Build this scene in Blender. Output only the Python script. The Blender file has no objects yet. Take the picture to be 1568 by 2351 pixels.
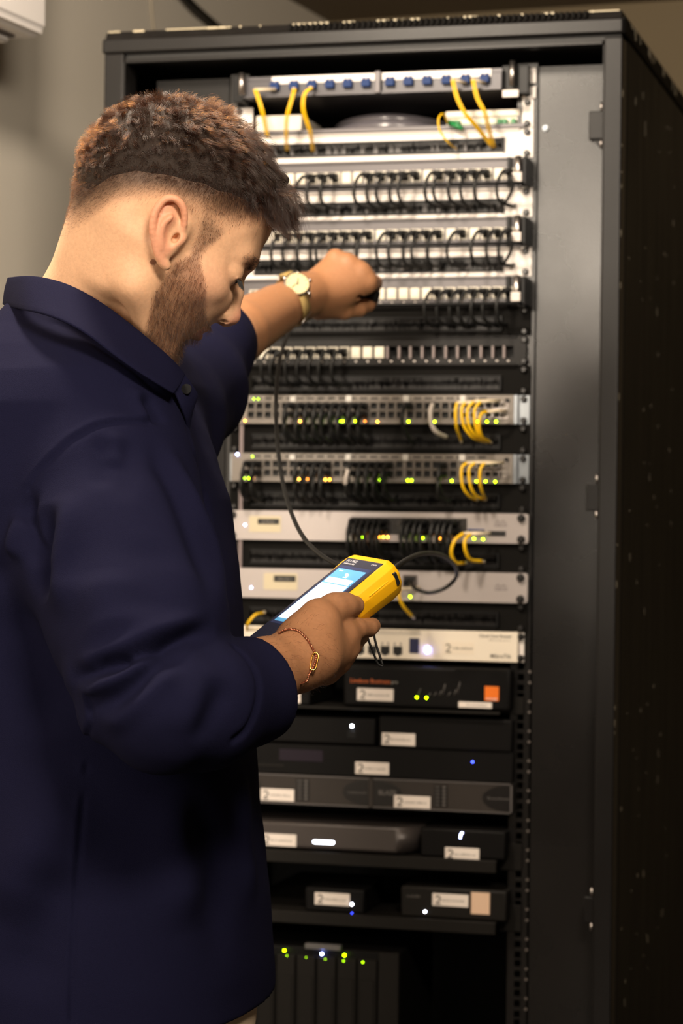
import bpy, bmesh, math, random
import numpy as np
from mathutils import Vector, Matrix, Euler
random.seed(7)
SC = bpy.context.scene
COL = SC.collection
# ------------------------------------------------------------------ camera
FPX = 5500.0
CAM = Vector((0.91271, -3.53328, 1.24))
CR = Vector((0.9649436, 0.26215635, 0.01256603)).normalized()
CU = Vector((-0.01186427, -0.00425962, 0.99992054)).normalized()
CF = CU.cross(CR).normalized()
cd = bpy.data.cameras.new('camera')
cam = bpy.data.objects.new('camera', cd)
COL.objects.link(cam)
cam.matrix_world = Matrix((
    (CR.x, CU.x, -CF.x, CAM.x), (CR.y, CU.y, -CF.y, CAM.y), (CR.z, CU.z, -CF.z, CAM.z), (0, 0, 0, 1)))
cd.sensor_fit = 'VERTICAL'
cd.sensor_height = 36.0
cd.sensor_width = 24.0
cd.lens = FPX / 2351 * 36
cd.clip_start = 0.05
cd.dof.use_dof = True
cd.dof.focus_distance = 2.38
cd.dof.aperture_fstop = 7.6
SC.camera = cam
# ------------------------------------------------------------------ world, lights, exposure
SC.view_settings.view_transform = 'Standard'
SC.view_settings.look = 'None'
SC.view_settings.gamma = 1.0
SC.view_settings.use_curve_mapping = False
SC.view_settings.exposure = 0.45
SC.cycles.max_bounces = 6
SC.cycles.use_denoising = True
W = bpy.data.worlds.new('world')
SC.world = W
W.use_nodes = True
W.node_tree.nodes['Background'].inputs[0].default_value = (0.9, 0.75, 0.6, 1)
W.node_tree.nodes['Background'].inputs[1].default_value = 0.012


def look_rot(loc, tgt):
    return (Vector(tgt) - Vector(loc)).to_track_quat('-Z', 'Y').to_euler()


def spot(name, loc, tgt, power, col, size_deg, blend, rad):
    l = bpy.data.lights.new(name, 'SPOT')
    l.energy = power
    l.color = col
    l.spot_size = math.radians(size_deg)
    l.spot_blend = blend
    l.shadow_soft_size = rad
    o = bpy.data.objects.new(name, l)
    COL.objects.link(o)
    o.location = loc
    o.rotation_euler = look_rot(loc, tgt)
    return o


def area(name, loc, tgt, power, col, sx, sy):
    l = bpy.data.lights.new(name, 'AREA')
    l.shape = 'RECTANGLE'
    l.size = sx
    l.size_y = sy
    l.energy = power
    l.color = col
    o = bpy.data.objects.new(name, l)
    COL.objects.link(o)
    o.location = loc
    o.rotation_euler = look_rot(loc, tgt)
    return o


WARM = (1.0, 0.86, 0.70)
pl_ = bpy.data.lights.new('ceiling_globe_light', 'POINT')
pl_.energy = 68
pl_.color = WARM
pl_.shadow_soft_size = 0.09
po_ = bpy.data.objects.new('ceiling_globe_light', pl_)
COL.objects.link(po_)
po_.location = (-0.12, -1.12, 2.36)
area('front_ceiling_light', (1.0, -2.5, 2.38), (-0.1, -0.6, 1.4), 50, WARM, 0.5, 0.5)
area('rear_gloss_light', (-0.60, -4.9, 2.05), (0.0, 0.0, 1.6), 62, WARM, 1.0, 0.5)  # broad source added behind the camera for gloss on the rack, no window there

# ------------------------------------------------------------------ helpers


def at(px, py, Y=0.0):
    """point of the plane y = Y that lies on the camera ray through pixel (px, py) of the 1568 x 2351 frame"""
    v = CF + CR * ((px - 784) / FPX) + CU * ((1175.5 - py) / FPX)
    return CAM + v * ((Y - CAM.y) / v.y)


def atd(px, py, d):
    """point at view depth d on the ray through pixel (px, py)"""
    return CAM + (CF + CR * ((px - 784) / FPX) + CU * ((1175.5 - py) / FPX)) * d


MATS = {}


def mat(name, col, rough=0.5, metal=0.0, emit=None, es=0.0, noise=0.0, nscale=30.0, bump=0.0, bscale=200.0, spec=0.5,
        stretch=None, coat=0.0, sss=0.0):
    if name in MATS:
        return MATS[name]
    m = bpy.data.materials.new(name)
    m.use_nodes = True
    nt = m.node_tree
    b = nt.nodes['Principled BSDF']
    c4 = (col[0], col[1], col[2], 1)
    b.inputs['Base Color'].default_value = c4
    b.inputs['Roughness'].default_value = rough
    b.inputs['Metallic'].default_value = metal
    b.inputs['Specular IOR Level'].default_value = spec
    b.inputs['Coat Weight'].default_value = coat
    if emit:
        b.inputs['Emission Color'].default_value = (*emit, 1)
        b.inputs['Emission Strength'].default_value = es
    if noise or bump:
        tc = nt.nodes.new('ShaderNodeTexCoord')
        src = tc.outputs['Object']
        if stretch:
            mp = nt.nodes.new('ShaderNodeMapping')
            mp.inputs['Scale'].default_value = stretch
            nt.links.new(src, mp.inputs['Vector'])
            src = mp.outputs['Vector']
    if noise:
        n = nt.nodes.new('ShaderNodeTexNoise')
        n.inputs['Scale'].default_value = nscale
        n.inputs['Detail'].default_value = 5
        nt.links.new(src, n.inputs['Vector'])
        mx = nt.nodes.new('ShaderNodeMix')
        mx.data_type = 'RGBA'
        mx.inputs[6].default_value = tuple(x * (1 - noise) for x in col) + (1,)
        mx.inputs[7].default_value = tuple(min(1, x * (1 + noise)) for x in col) + (1,)
        nt.links.new(n.outputs['Fac'], mx.inputs[0])
        nt.links.new(mx.outputs[2], b.inputs['Base Color'])
        mr = nt.nodes.new('ShaderNodeMapRange')
        mr.inputs['To Min'].default_value = max(0.02, rough - 0.12 * min(1, noise * 3))
        mr.inputs['To Max'].default_value = min(1, rough + 0.12 * min(1, noise * 3))
        nt.links.new(n.outputs['Fac'], mr.inputs[0])
        nt.links.new(mr.outputs[0], b.inputs['Roughness'])
    if bump:
        n2 = nt.nodes.new('ShaderNodeTexNoise')
        n2.inputs['Scale'].default_value = bscale
        n2.inputs['Detail'].default_value = 4
        nt.links.new(src, n2.inputs['Vector'])
        bp = nt.nodes.new('ShaderNodeBump')
        bp.inputs['Strength'].default_value = bump
        bp.inputs['Distance'].default_value = 0.001
        nt.links.new(n2.outputs['Fac'], bp.inputs['Height'])
        nt.links.new(bp.outputs[0], b.inputs['Normal'])
    MATS[name] = m
    return m


def srgb(r, g, b):
    f = lambda v: (v / 255 / 12.92) if v / 255 <= 0.04045 else ((v / 255 + 0.055) / 1.055) ** 2.4
    return (f(r), f(g), f(b))


class MB:
    """collects geometry in world coordinates, built as one mesh object"""

    def __init__(s):
        s.bm = bmesh.new()
        s.mi = 0

    def _fin(s, faces, smooth=False):
        for f in faces:
            f.material_index = s.mi
            f.smooth = smooth

    def box(s, x0, x1, y0, y1, z0, z1, b=0.0, seg=1):
        x0, x1 = min(x0, x1), max(x0, x1)
        y0, y1 = min(y0, y1), max(y0, y1)
        z0, z1 = min(z0, z1), max(z0, z1)
        M = Matrix.Translation(((x0 + x1) / 2, (y0 + y1) / 2, (z0 + z1) / 2)) @ Matrix.Diagonal((x1 - x0, y1 - y0, z1 - z0, 1))
        g = bmesh.ops.create_cube(s.bm, size=1, matrix=M)
        fs = set(f for v in g['verts'] for f in v.link_faces)
        if b > 0:
            es = list(set(e for f in fs for e in f.edges))
            r = bmesh.ops.bevel(s.bm, geom=es, offset=b, segments=seg, affect='EDGES', profile=0.5)
            new = set(r['faces'])
            s._fin(new, seg > 1)
            fs = set(f for f in fs if f.is_valid) - new
        s._fin(fs, False)
        return s

    def obox(s, M, sx, sy, sz, b=0.0, seg=1):
        """box of the given full sizes centred at matrix M"""
        g = bmesh.ops.create_cube(s.bm, size=1, matrix=M @ Matrix.Diagonal((sx, sy, sz, 1)))
        fs = set(f for v in g['verts'] for f in v.link_faces)
        if b > 0:
            es = list(set(e for f in fs for e in f.edges))
            r = bmesh.ops.bevel(s.bm, geom=es, offset=b, segments=seg, affect='EDGES', profile=0.5)
            new = set(r['faces'])
            s._fin(new, seg > 1)
            fs = set(f for f in fs if f.is_valid) - new
        s._fin(fs, False)
        return s

    def cyl(s, p0, p1, r0, r1=None, n=16, caps=True, smooth=True):
        r1 = r0 if r1 is None else r1
        p0, p1 = Vector(p0), Vector(p1)
        d = p1 - p0
        q = d.to_track_quat('Z', 'Y').to_matrix().to_4x4()
        M = Matrix.Translation((p0 + p1) / 2) @ q
        g = bmesh.ops.create_cone(s.bm, cap_ends=caps, segments=n, radius1=r0, radius2=r1, depth=d.length, matrix=M)
        fs = set(f for v in g['verts'] for f in v.link_faces)
        s._fin(fs, smooth)
        for f in fs:
            if len(f.verts) > 4:
                f.smooth = False
        return s

    def sph(s, c, r, u=12, v=8, sc=(1, 1, 1)):
        M = Matrix.Translation(Vector(c)) @ Matrix.Diagonal((r * sc[0], r * sc[1], r * sc[2], 1))
        g = bmesh.ops.create_uvsphere(s.bm, u_segments=u, v_segments=v, radius=1, matrix=M)
        s._fin(set(f for vv in g['verts'] for f in vv.link_faces), True)
        return s

    def tube(s, pts, r, n=8, caps=True, closed=False):
        pts = [Vector(p) for p in pts]
        rs = r if isinstance(r, (list, tuple)) else [r] * len(pts)
        rings = []
        t0 = (pts[1] - pts[0]).normalized()
        up = Vector((0, 0, 1)) if abs(t0.z) < 0.9 else Vector((1, 0, 0))
        nrm = (up - t0 * up.dot(t0)).normalized()
        m = len(pts)
        for i, p in enumerate(pts):
            if closed:
                t = (pts[(i + 1) % m] - pts[i - 1]).normalized()
            else:
                t = (pts[min(i + 1, m - 1)] - pts[max(i - 1, 0)]).normalized()
            nrm = (nrm - t * nrm.dot(t)).normalized()
            bi = t.cross(nrm)
            rings.append([s.bm.verts.new(p + (nrm * math.cos(a) + bi * math.sin(a)) * rs[i])
                          for a in [2 * math.pi * k / n for k in range(n)]])
        fs = []
        for i in range(m if closed else m - 1):
            A, B = rings[i], rings[(i + 1) % m]
            for k in range(n):
                fs.append(s.bm.faces.new((A[k], A[(k + 1) % n], B[(k + 1) % n], B[k])))
        s._fin(fs, True)
        if caps and not closed:
            s._fin([s.bm.faces.new(rings[0][::-1]), s.bm.faces.new(rings[-1])])
        return s

    def prism(s, poly, axis, a0, a1):
        """poly: list of 2D points in the plane normal to axis ('x','y','z'), extruded from a0 to a1"""
        def P(u, v, a):
            return {'x': (a, u, v), 'y': (u, a, v), 'z': (u, v, a)}[axis]
        A = [s.bm.verts.new(P(u, v, a0)) for u, v in poly]
        B = [s.bm.verts.new(P(u, v, a1)) for u, v in poly]
        fs = [s.bm.faces.new(A[::-1]), s.bm.faces.new(B)]
        n = len(poly)
        for i in range(n):
            fs.append(s.bm.faces.new((A[i], A[(i + 1) % n], B[(i + 1) % n], B[i])))
        s._fin(fs)
        return s

    def quad(s, a, b, c, d):
        s._fin([s.bm.faces.new([s.bm.verts.new(p) for p in (a, b, c, d)])])
        return s

    def mesh(s, name, mats):
        bmesh.ops.recalc_face_normals(s.bm, faces=s.bm.faces)
        me = bpy.data.meshes.new(name)
        s.bm.to_mesh(me)
        s.bm.free()
        for m in (mats if isinstance(mats, (list, tuple)) else [mats]):
            me.materials.append(m)
        return me


WLOC = {}


def thing(name, label, cat, loc=(0, 0, 0), group=None):
    o = bpy.data.objects.new(name, None)
    COL.objects.link(o)
    o.empty_display_size = 0.02
    o.location = loc
    WLOC[o] = Vector(loc)
    o['label'] = label
    o['category'] = cat
    if group:
        o['group'] = group
    return o


def tag(o, label, cat, group=None):
    o['label'] = label
    o['category'] = cat
    if group:
        o['group'] = group
    return o


def obj(name, mb, mats, parent=None, label=None, origin=None, stuff=False):
    """world-coordinate MB -> object, parented (parents are unrotated Empties or meshes)"""
    base = WLOC[parent] if parent is not None else Vector((0, 0, 0))
    if origin is None:
        origin = base
    origin = Vector(origin)
    bmesh.ops.translate(mb.bm, verts=mb.bm.verts, vec=-origin)
    me = mb.mesh(name, mats)
    o = bpy.data.objects.new(name, me)
    COL.objects.link(o)
    o.location = origin - base
    WLOC[o] = origin
    if parent is not None:
        o.parent = parent
    if label:
        o['label'] = label
    if stuff:
        o['kind'] = 'stuff'
    return o


def inst(name, me, parent, wloc, rot=None, label=None, scale=None):
    o = bpy.data.objects.new(name, me)
    COL.objects.link(o)
    base = WLOC[parent] if parent is not None else Vector((0, 0, 0))
    o.location = Vector(wloc) - base
    WLOC[o] = Vector(wloc)
    if rot:
        o.rotation_euler = rot
    if scale:
        o.scale = scale
    if parent is not None:
        o.parent = parent
    if label:
        o['label'] = label
    return o


def struct(name, mb, mats, parent=None):
    o = obj(name, mb, mats, parent)
    if parent is None:
        o['kind'] = 'structure'
    return o


def smooth_path(pts, per=6):
    """Catmull-Rom through the points"""
    P = [Vector(p) for p in pts]
    P = [P[0] * 2 - P[1]] + P + [P[-1] * 2 - P[-2]]
    out = []
    for i in range(1, len(P) - 2):
        a, b, c, d = P[i - 1:i + 3]
        for k in range(per):
            t = k / per
            out.append(0.5 * ((2 * b) + (c - a) * t + (2 * a - 5 * b + 4 * c - d) * t * t + (3 * b - a - 3 * c + d) * t ** 3))
    out.append(P[-2])
    return out


def text_mesh(s, size, shear=0.0, bold=0.0):
    cu = bpy.data.curves.new('lettering', 'FONT')
    cu.body = s
    cu.size = size
    cu.shear = shear
    cu.offset = bold
    cu.align_x = 'CENTER'
    cu.align_y = 'CENTER'
    cu.resolution_u = 2
    cu.extrude = 0.0001
    o = bpy.data.objects.new('lettering', cu)
    COL.objects.link(o)
    dg = bpy.context.evaluated_depsgraph_get()
    me = bpy.data.meshes.new_from_object(o.evaluated_get(dg))
    bpy.data.objects.remove(o)
    bpy.data.curves.remove(cu)
    return me


def text(name, s, size, m, parent, wloc, rot=(math.pi / 2, 0, 0), label=None, shear=0.0, bold=0.0):
    me = text_mesh(s, size, shear, bold)
    me.materials.append(m)
    return inst(name, me, parent, wloc, rot, label)


# ------------------------------------------------------------------ materials
M_black = mat('black_steel', (0.006, 0.0055, 0.005), 0.6, 0.0, spec=0.05, noise=0.18, nscale=9, bump=0.05, bscale=900)
M_post = mat('black_powder_coat', (0.009, 0.0082, 0.0080), 0.36, 0.0, spec=0.22, noise=0.12, nscale=14, bump=0.12, bscale=1500)
M_dam = mat('dusty_black_steel', (0.008, 0.0072, 0.0070), 0.27, 0.0, spec=0.48, noise=0.16, nscale=7, bump=0.08, bscale=1200)
M_inner = mat('rack_inside_black', (0.006, 0.006, 0.006), 0.6)
M_plastic = mat('black_plastic', (0.006, 0.006, 0.0065), 0.4, spec=0.2)
M_screw = mat('black_screw', (0.015, 0.014, 0.014), 0.3)
M_cable = mat('black_cable', (0.008, 0.008, 0.008), 0.45, spec=0.35)
M_white = mat('white_painted_steel', srgb(226, 218, 212), 0.35)
M_cream = mat('cream_paint', srgb(222, 212, 196), 0.4)
M_grey = mat('grey_steel', srgb(88, 84, 86), 0.36, 0.25)
M_silver = mat('silver_paint', srgb(176, 168, 166), 0.34, 0.35, noise=0.05, nscale=300)
M_switch = mat('switch_silver', srgb(122, 115, 108), 0.4, 0.3)
M_bracket = mat('zinc_bracket', srgb(150, 156, 162), 0.3, 0.6, noise=0.15, nscale=60)
M_chrome = mat('polished_metal', srgb(190, 182, 178), 0.34, 1.0)
M_key = mat('white_keystone', srgb(236, 228, 210), 0.4)
M_hole = mat('socket_black', (0.003, 0.003, 0.003), 0.7)
M_yellow = mat('yellow_fibre_jacket', srgb(235, 186, 14), 0.4)
M_blue = mat('blue_connector', srgb(10, 44, 96), 0.5, spec=0.2)
M_green = mat('green_connector', srgb(20, 120, 60), 0.4)
M_boot = mat('ivory_boot', srgb(214, 198, 170), 0.45)
M_label = mat('label_paper', srgb(226, 216, 208), 0.55)
M_print = mat('label_print', srgb(60, 56, 54), 0.6)
M_printg = mat('grey_print', srgb(120, 114, 112), 0.6)
M_badge = mat('black_badge', (0.008, 0.008, 0.006), 0.35)


def led(name, rgb, s):
    return mat(name, rgb, 0.4, emit=rgb, es=s)


L_green = led('led_green', (0.45, 1.0, 0.0), 26)
L_greend = led('led_green_dim', (0.4, 0.9, 0.0), 6)
L_orange = led('led_orange', (1.0, 0.32, 0.02), 26)
L_oranged = led('led_orange_dim', (1.0, 0.25, 0.02), 7)
L_white = led('led_white', (0.75, 0.82, 1.0), 60)
L_bluew = led('led_blue_white', (0.25, 0.35, 1.0), 130)
L_blue = led('led_blue', (0.03, 0.05, 1.0), 22)
L_pale = led('led_pale', (0.55, 0.55, 1.0), 10)
LEDM = {'g': L_green, 'G': L_greend, 'o': L_orange, 'O': L_oranged, 'w': L_white, 'b': L_bluew, 'B': L_blue, 'p': L_pale}
LEDME = {}
for _k, _m in LEDM.items():
    LEDME[_k] = MB().sph((0, 0, 0), 0.0013, 10, 6, (1, 0.6, 1)).mesh('status_light', _m)


def put_led(parent, k, px, py, Y, sc=1.0):
    return inst('status_light', LEDME[k], parent, at(px, py, Y - 0.0004), scale=(sc, sc, sc) if sc != 1 else None)

# ------------------------------------------------------------------ the room
M_wall = mat('wall_paint', srgb(214, 206, 192), 0.7, noise=0.03, nscale=3, bump=0.12, bscale=350)
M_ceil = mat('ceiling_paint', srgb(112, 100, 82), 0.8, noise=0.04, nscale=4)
M_floor = mat('floor_vinyl', srgb(48, 44, 40), 0.6, noise=0.15, nscale=8)
WX = -0.80
ZC = 2.42
WROT = math.radians(-4.7)


def wpt(x, y, z):
    """point given in the frame of the left wall (the rack stands slightly askew to it)"""
    c, s = math.cos(WROT), math.sin(WROT)
    dx, dy = x - WX, y
    return Vector((WX + dx * c - dy * s, dx * s + dy * c, z))


def wbox(x0, x1, y0, y1, z0, z1):
    mb = MB()
    mb.box(x0, x1, y0, y1, z0, z1)
    for v in mb.bm.verts:
        v.co = wpt(v.co.x, v.co.y, v.co.z)
    return mb


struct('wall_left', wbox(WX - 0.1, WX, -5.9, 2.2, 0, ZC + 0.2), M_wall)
struct('wall_back', wbox(WX, 2.7, 2.0, 2.1, 0, ZC + 0.2), mat('dimmed_wall_colour', srgb(112, 98, 74), 0.8, noise=0.04, nscale=3))  # back wall's dimness is put into a darker wall colour
M_wall2 = mat('brown_wall_paint', srgb(74, 68, 60), 0.8, noise=0.05, nscale=3)  # colour set dark to cut bounce and reflections from these unseen walls
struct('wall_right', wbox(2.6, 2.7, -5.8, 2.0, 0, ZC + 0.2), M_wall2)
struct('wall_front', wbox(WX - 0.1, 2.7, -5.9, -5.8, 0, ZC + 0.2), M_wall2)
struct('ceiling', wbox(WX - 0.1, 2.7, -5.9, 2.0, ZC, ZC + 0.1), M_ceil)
struct('floor', wbox(WX - 0.1, 2.7, -5.9, 2.0, -0.1, 0), M_floor)

# ------------------------------------------------------------------ the rack
FY = -0.07                      # front face of the cabinet frame
X0, X1 = at(234, 100, FY).x, at(1430, 85, FY).x
Z1 = at(1432, 19, FY).z
DEP = 0.95
U = 0.04445
ZT = 1.911


def ztop(i):
    return ZT - U * i


EL, ER = at(527, 1200).x, at(1213.5, 1200).x      # ear edges
SL, SR = EL + 0.0085, ER - 0.009                  # screw columns
rack = thing('server_rack', 'tall black open-front steel server rack cabinet behind the man', 'rack', (0, 0.4, 0))
zb1, zb0 = Z1 - 0.0125, Z1 - 0.035
zl1, zl0 = Z1 - 0.0435, Z1 - 0.0505
# top cap: sloped slotted strip above the front bar
cap = MB()
cap.prism([(FY + 0.004, zb1), (FY + 0.012, Z1), (FY + DEP - 0.012, Z1), (FY + DEP, zb1)], 'x', X0 + 0.004, X1 - 0.004)
obj('top_cover', cap, mat('cover_black', (0.008, 0.007, 0.0065), 0.45, spec=0.3, noise=0.35, nscale=40), rack)
ch = MB()
rr = random.Random(3)
for i in range(52):
    x = X0 + 0.30 + i * 0.0088
    ch.box(x, x + 0.0042, FY - 0.001, FY + 0.010, zb1 + 0.001, Z1 - 0.0015, 0.0008)
obj('vent_slat', ch, M_black, rack, stuff=True)
chips = MB()
for i in range(26):
    x = X0 + 0.02 + rr.random() * (X1 - X0 - 0.04)
    w = rr.choice([0.002, 0.003, 0.006, 0.018])
    chips.box(x, x + w, FY + 0.0085, FY + 0.013, Z1 - 0.0022, Z1 + 0.0007, 0.0004)
for (x, w) in ((X0 + 0.006, 0.02), (X0 + 0.10, 0.10), (X1 - 0.052, 0.045)):
    chips.box(x, x + w, FY + 0.010, FY + 0.016, Z1 - 0.0012, Z1 + 0.0006, 0.0003)
obj('paint_chip', chips, mat('bare_scuffed_metal', srgb(190, 178, 150), 0.5), rack, stuff=True)
b = MB().box(X0, X1, FY, FY + 0.03, zb0, zb1, 0.003, 2)
obj('top_bar', b, M_post, rack)
obj('top_recess', MB().box(X0 + 0.004, X1 - 0.004, FY + 0.012, FY + 0.03, zl1, zb0), M_inner, rack)
obj('inner_top_lip', MB().box(X0 + 0.036, X1 - 0.030, FY + 0.004, FY + 0.03, zl0, zl1, 0.001), M_post, rack)
PW = 0.0275
obj('front_post', MB().box(X1 - PW, X1, FY, FY + 0.05, 0.05, zb0 - 0.0055, 0.0025, 2).box(X1 - PW - 0.002, X1 - PW - 0.0005, FY + 0.008, FY + 0.05, 0.05, zl0), M_post, rack)
obj('front_post', MB().box(X0 + 0.004, X0 + 0.036, FY, FY + 0.05, 0.05, zb0 - 0.0005, 0.0025, 2).box(X0 + 0.036, X0 + 0.0385, FY - 0.001, FY + 0.05, 0.05, zl0), M_post, rack)
# side panels (scuffed)
m = mat('scuffed_side_panel', (0.006, 0.0055, 0.005), 0.5, spec=0.12, noise=0.4, nscale=5, bump=0.1, bscale=600, stretch=(1, 6, 0.8))
obj('side_panel', MB().box(X1 - 0.003, X1 + 0.001, FY + 0.045, FY + DEP, 0.06, zb0 - 0.004, 0.001), m, rack)
obj('side_rim', MB().box(X1 - 0.02, X1 + 0.003, FY + 0.006, FY + DEP, zb0, zb1 + 0.002, 0.002), M_black, rack)
sc = MB()
for i in range(70):
    y = FY + 0.06 + rr.random() * 0.55
    z = 0.5 + rr.random() * 1.4
    h = rr.choice([0.002, 0.003, 0.006, 0.012])
    sc.box(X1 + 0.0008, X1 + 0.0013, y, y + rr.choice([0.001, 0.002, 0.004]), z, z + h)
for i in range(12):
    z = 0.9 + rr.random() * 1.0
    sc.box(X1 - 0.0006, X1 + 0.0004, FY + 0.003, FY + 0.006, z, z + rr.choice([0.003, 0.006, 0.010]))
for i in range(14):
    y = FY + 0.01 + rr.random() * 0.6
    sc.box(X1 + 0.0028, X1 + 0.0034, y, y + rr.choice([0.004, 0.01, 0.02]), zb1 - rr.random() * 0.016, zb1 + 0.001)
obj('scuff_mark', sc, mat('bare_scuff', srgb(150, 140, 120), 0.5), rack, stuff=True)
obj('side_panel', MB().box(X0 + 0.003, X0 + 0.006, FY + 0.045, FY + DEP, 0.06, zb0 - 0.004), m, rack)
obj('rear_panel', MB().box(X0 + 0.006, X1 - 0.006, FY + DEP - 0.012, FY + DEP - 0.006, 0.06, zb0), M_inner, rack)
obj('roof_lining', MB().box(X0 + 0.006, X1 - 0.006, FY + 0.035, FY + DEP - 0.014, zb0 - 0.01, zb0), M_inner, rack)
obj('base_plinth', MB().box(X0, X1, FY, FY + DEP, 0.0, 0.06, 0.003), M_black, rack)
# filler panels either side of the rails
zd = at(1300, 150).z
xa0, xa1 = at(1228, 500, 0.004).x, X1 - PW - 0.003
obj('filler_panel', MB().box(xa0, xa1, 0.004, 0.006, 0.07, zd), M_dam, rack)
xb0, xb1 = at(361, 193, 0.004).x, at(527, 193, 0.004).x
obj('filler_panel', MB().box(xb0, xb1, 0.004, 0.006, 0.07, zd), M_post, rack)
p = at(1252, 294)
obj('panel_bolt', MB().cyl((p.x, 0.004, p.z), (p.x, 0.000, p.z), 0.0048, 0.0042).cyl((p.x, 0.0, p.z), (p.x, -0.004, p.z), 0.0026), M_bracket, rack)
# hinge brackets on the right post
for (px0, px1, py0, py1, tri) in ((1353, 1384, 256, 320, 1), (1347, 1379, 1110, 1173, 0), (1341, 1373, 2058, 2120, 0)):
    a, c = at(px0, py0, FY + 0.02), at(px1, py1, FY + 0.02)
    hb = MB().box(a.x, X1 - PW - 0.002, FY + 0.016, FY + 0.045, c.z, a.z, 0.0015, 2)
    if tri:
        hb.prism([(a.x + 0.004, c.z), (X1 - PW - 0.002, c.z), (X1 - PW - 0.002, c.z - 0.018)], 'y', FY + 0.022, FY + 0.04)
    h = obj('hinge_bracket', hb, M_post, rack)
    xm = X1 - PW - 0.0055
    obj('hinge_pin', MB().cyl((xm, FY + 0.018, a.z), (xm, FY + 0.018, a.z + 0.013), 0.0016), M_chrome, h)
    obj('hinge_pin', MB().cyl((xm, FY + 0.018, c.z - 0.012), (xm, FY + 0.018, c.z), 0.0016), M_chrome, h)


def rail(xc, w, Y):
    r = MB()
    z0, z1 = 0.10, ZT + 0.008
    hw = 0.0048
    r.box(xc - w / 2, xc - hw, Y, Y + 0.002, z0, z1)
    r.box(xc + hw, xc + w / 2, Y, Y + 0.002, z0, z1)
    z = z1
    i = 0
    prev = z1
    while True:
        zt = ZT - U * (i // 3) - (0.00635, 0.02225, 0.0381)[i % 3]
        if zt < z0 + 0.02:
            break
        r.box(xc - hw, xc + hw, Y, Y + 0.002, zt + hw, prev)
        prev = zt - hw
        i += 1
    r.box(xc - hw, xc + hw, Y, Y + 0.002, z0, prev)
    r.box(xc + w / 2 - 0.002, xc + w / 2, Y, Y + 0.03, z0, z1)
    return r


obj('mounting_rail', rail(SR, 0.032, 0.002), M_dam, rack)
obj('mounting_rail', rail(SL, 0.032, 0.002), M_dam, rack)
gl = MB()
for i in range(20, 34):
    for f in (0.014, 0.030):
        z = ztop(i) - f
        gl.cyl((ER + 0.0045, 0.002, z), (ER + 0.0045, 0.0005, z), 0.0022, n=8)
obj('rail_rivet', gl, M_chrome, rack, stuff=True)
xs = at(557, 870, -0.004).x
obj('cable_guide_strip', MB().box(xs - 0.003, xs + 0.003, -0.0062, -0.0045, ztop(19), ztop(9)), mat('dull_metal_strip', srgb(120, 108, 108), 0.4, 0.5), rack)

# ------------------------------------------------------------------ rack units
ME_screw = MB().cyl((0, 0, 0), (0, -0.0055, 0), 0.0052, 0.0046, 14).cyl((0, -0.0055, 0), (0, -0.0068, 0), 0.0046, 0.003, 14).mesh('screw', M_screw)


def screws(t, i, Y=-0.002, left=True, n=1):
    """thumb screws in the top and bottom holes of units i .. i+n-1, at both ears"""
    for k in ([0, 1] if n == 1 else [0, 1]):
        z = ztop(i) - 0.00635 if k == 0 else ztop(i + n) + 0.00635
        inst('screw', ME_screw, t, (SR, Y, z))
        if left:
            inst('screw', ME_screw, t, (SL, Y, z))


def unit(name, label, cat, i, n=1, group=None):
    return thing(name, label, cat, ((EL + ER) / 2, 0, ztop(i + n)), group)


def print_line(mb, x0, x1, z, h, Y, seed):
    """a run of tiny upright strokes, too small to read: the print on a label"""
    r = random.Random(seed)
    x = x0
    while x < x1:
        w = r.uniform(0.0004, 0.0008)
        hh = h * r.choice([0.6, 0.6, 0.7, 1.0])
        mb.box(x, x + w, Y - 0.0001, Y, z - h / 2, z - h / 2 + hh)
        if r.random() < 0.6:
            zz = z - h / 2 + hh * r.choice([0, 0.5, 0.9])
            mb.box(x, x + 0.0011, Y - 0.0001, Y, zz, zz + 0.0004)
        x += r.uniform(0.0011, 0.0018)


def sticker(t, px0, py0, px1, py1, Y, seed=1, icon=True, m=None, txt=True, name='label', inset=0.23, lbl='white printed label'):
    a, c = at(px0, py0, Y), at(px1, py1, Y)
    zc, h, w = (a.z + c.z) / 2, abs(a.z - c.z), c.x - a.x
    h = min(h, 0.0185)
    s = obj(name, MB().box(a.x, c.x, Y - 0.0006, Y, zc - h / 2, zc + h / 2, 0.0002), m or M_label, t, lbl)
    mb = MB()
    Yp = Y - 0.0006
    if icon:
        ic = Vector((a.x + w * 0.15, Yp, zc))
        r = h * 0.2
        pts = [ic + Vector((math.cos(q) * r, -0.0001, math.sin(q) * r + h * 0.10)) for q in [math.radians(d) for d in range(150, -100, -25)]]
        pts += [ic + Vector((-r * 0.9, -0.0001, -r * 1.6)), ic + Vector((r * 1.1, -0.0001, -r * 1.6))]
        mb.tube(pts, h * 0.055, 5)
    if txt:
        print_line(mb, a.x + w * inset + 0.002, c.x - w * 0.12, zc - 0.0003, min(0.0030, h * 0.28), Yp, seed)
    if icon or txt:
        obj('label_print', mb, M_print, s)
    else:
        mb.bm.free()
    return s


def plate(mb, x0, x1, z0, z1, Y0, Y1, holes, b=0.0):
    """flat plate with rectangular holes (list of (xa,xb,za,zb), same row, sorted by x)"""
    if not holes:
        mb.box(x0, x1, Y0, Y1, z0, z1, b)
        return
    za, zb = holes[0][2], holes[0][3]
    mb.box(x0, x1, Y0, Y1, zb, z1)
    mb.box(x0, x1, Y0, Y1, z0, za)
    x = x0
    for h in holes:
        mb.box(x, h[0], Y0, Y1, za, zb)
        x = h[1]
    mb.box(x, x1, Y0, Y1, za, zb)


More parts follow.
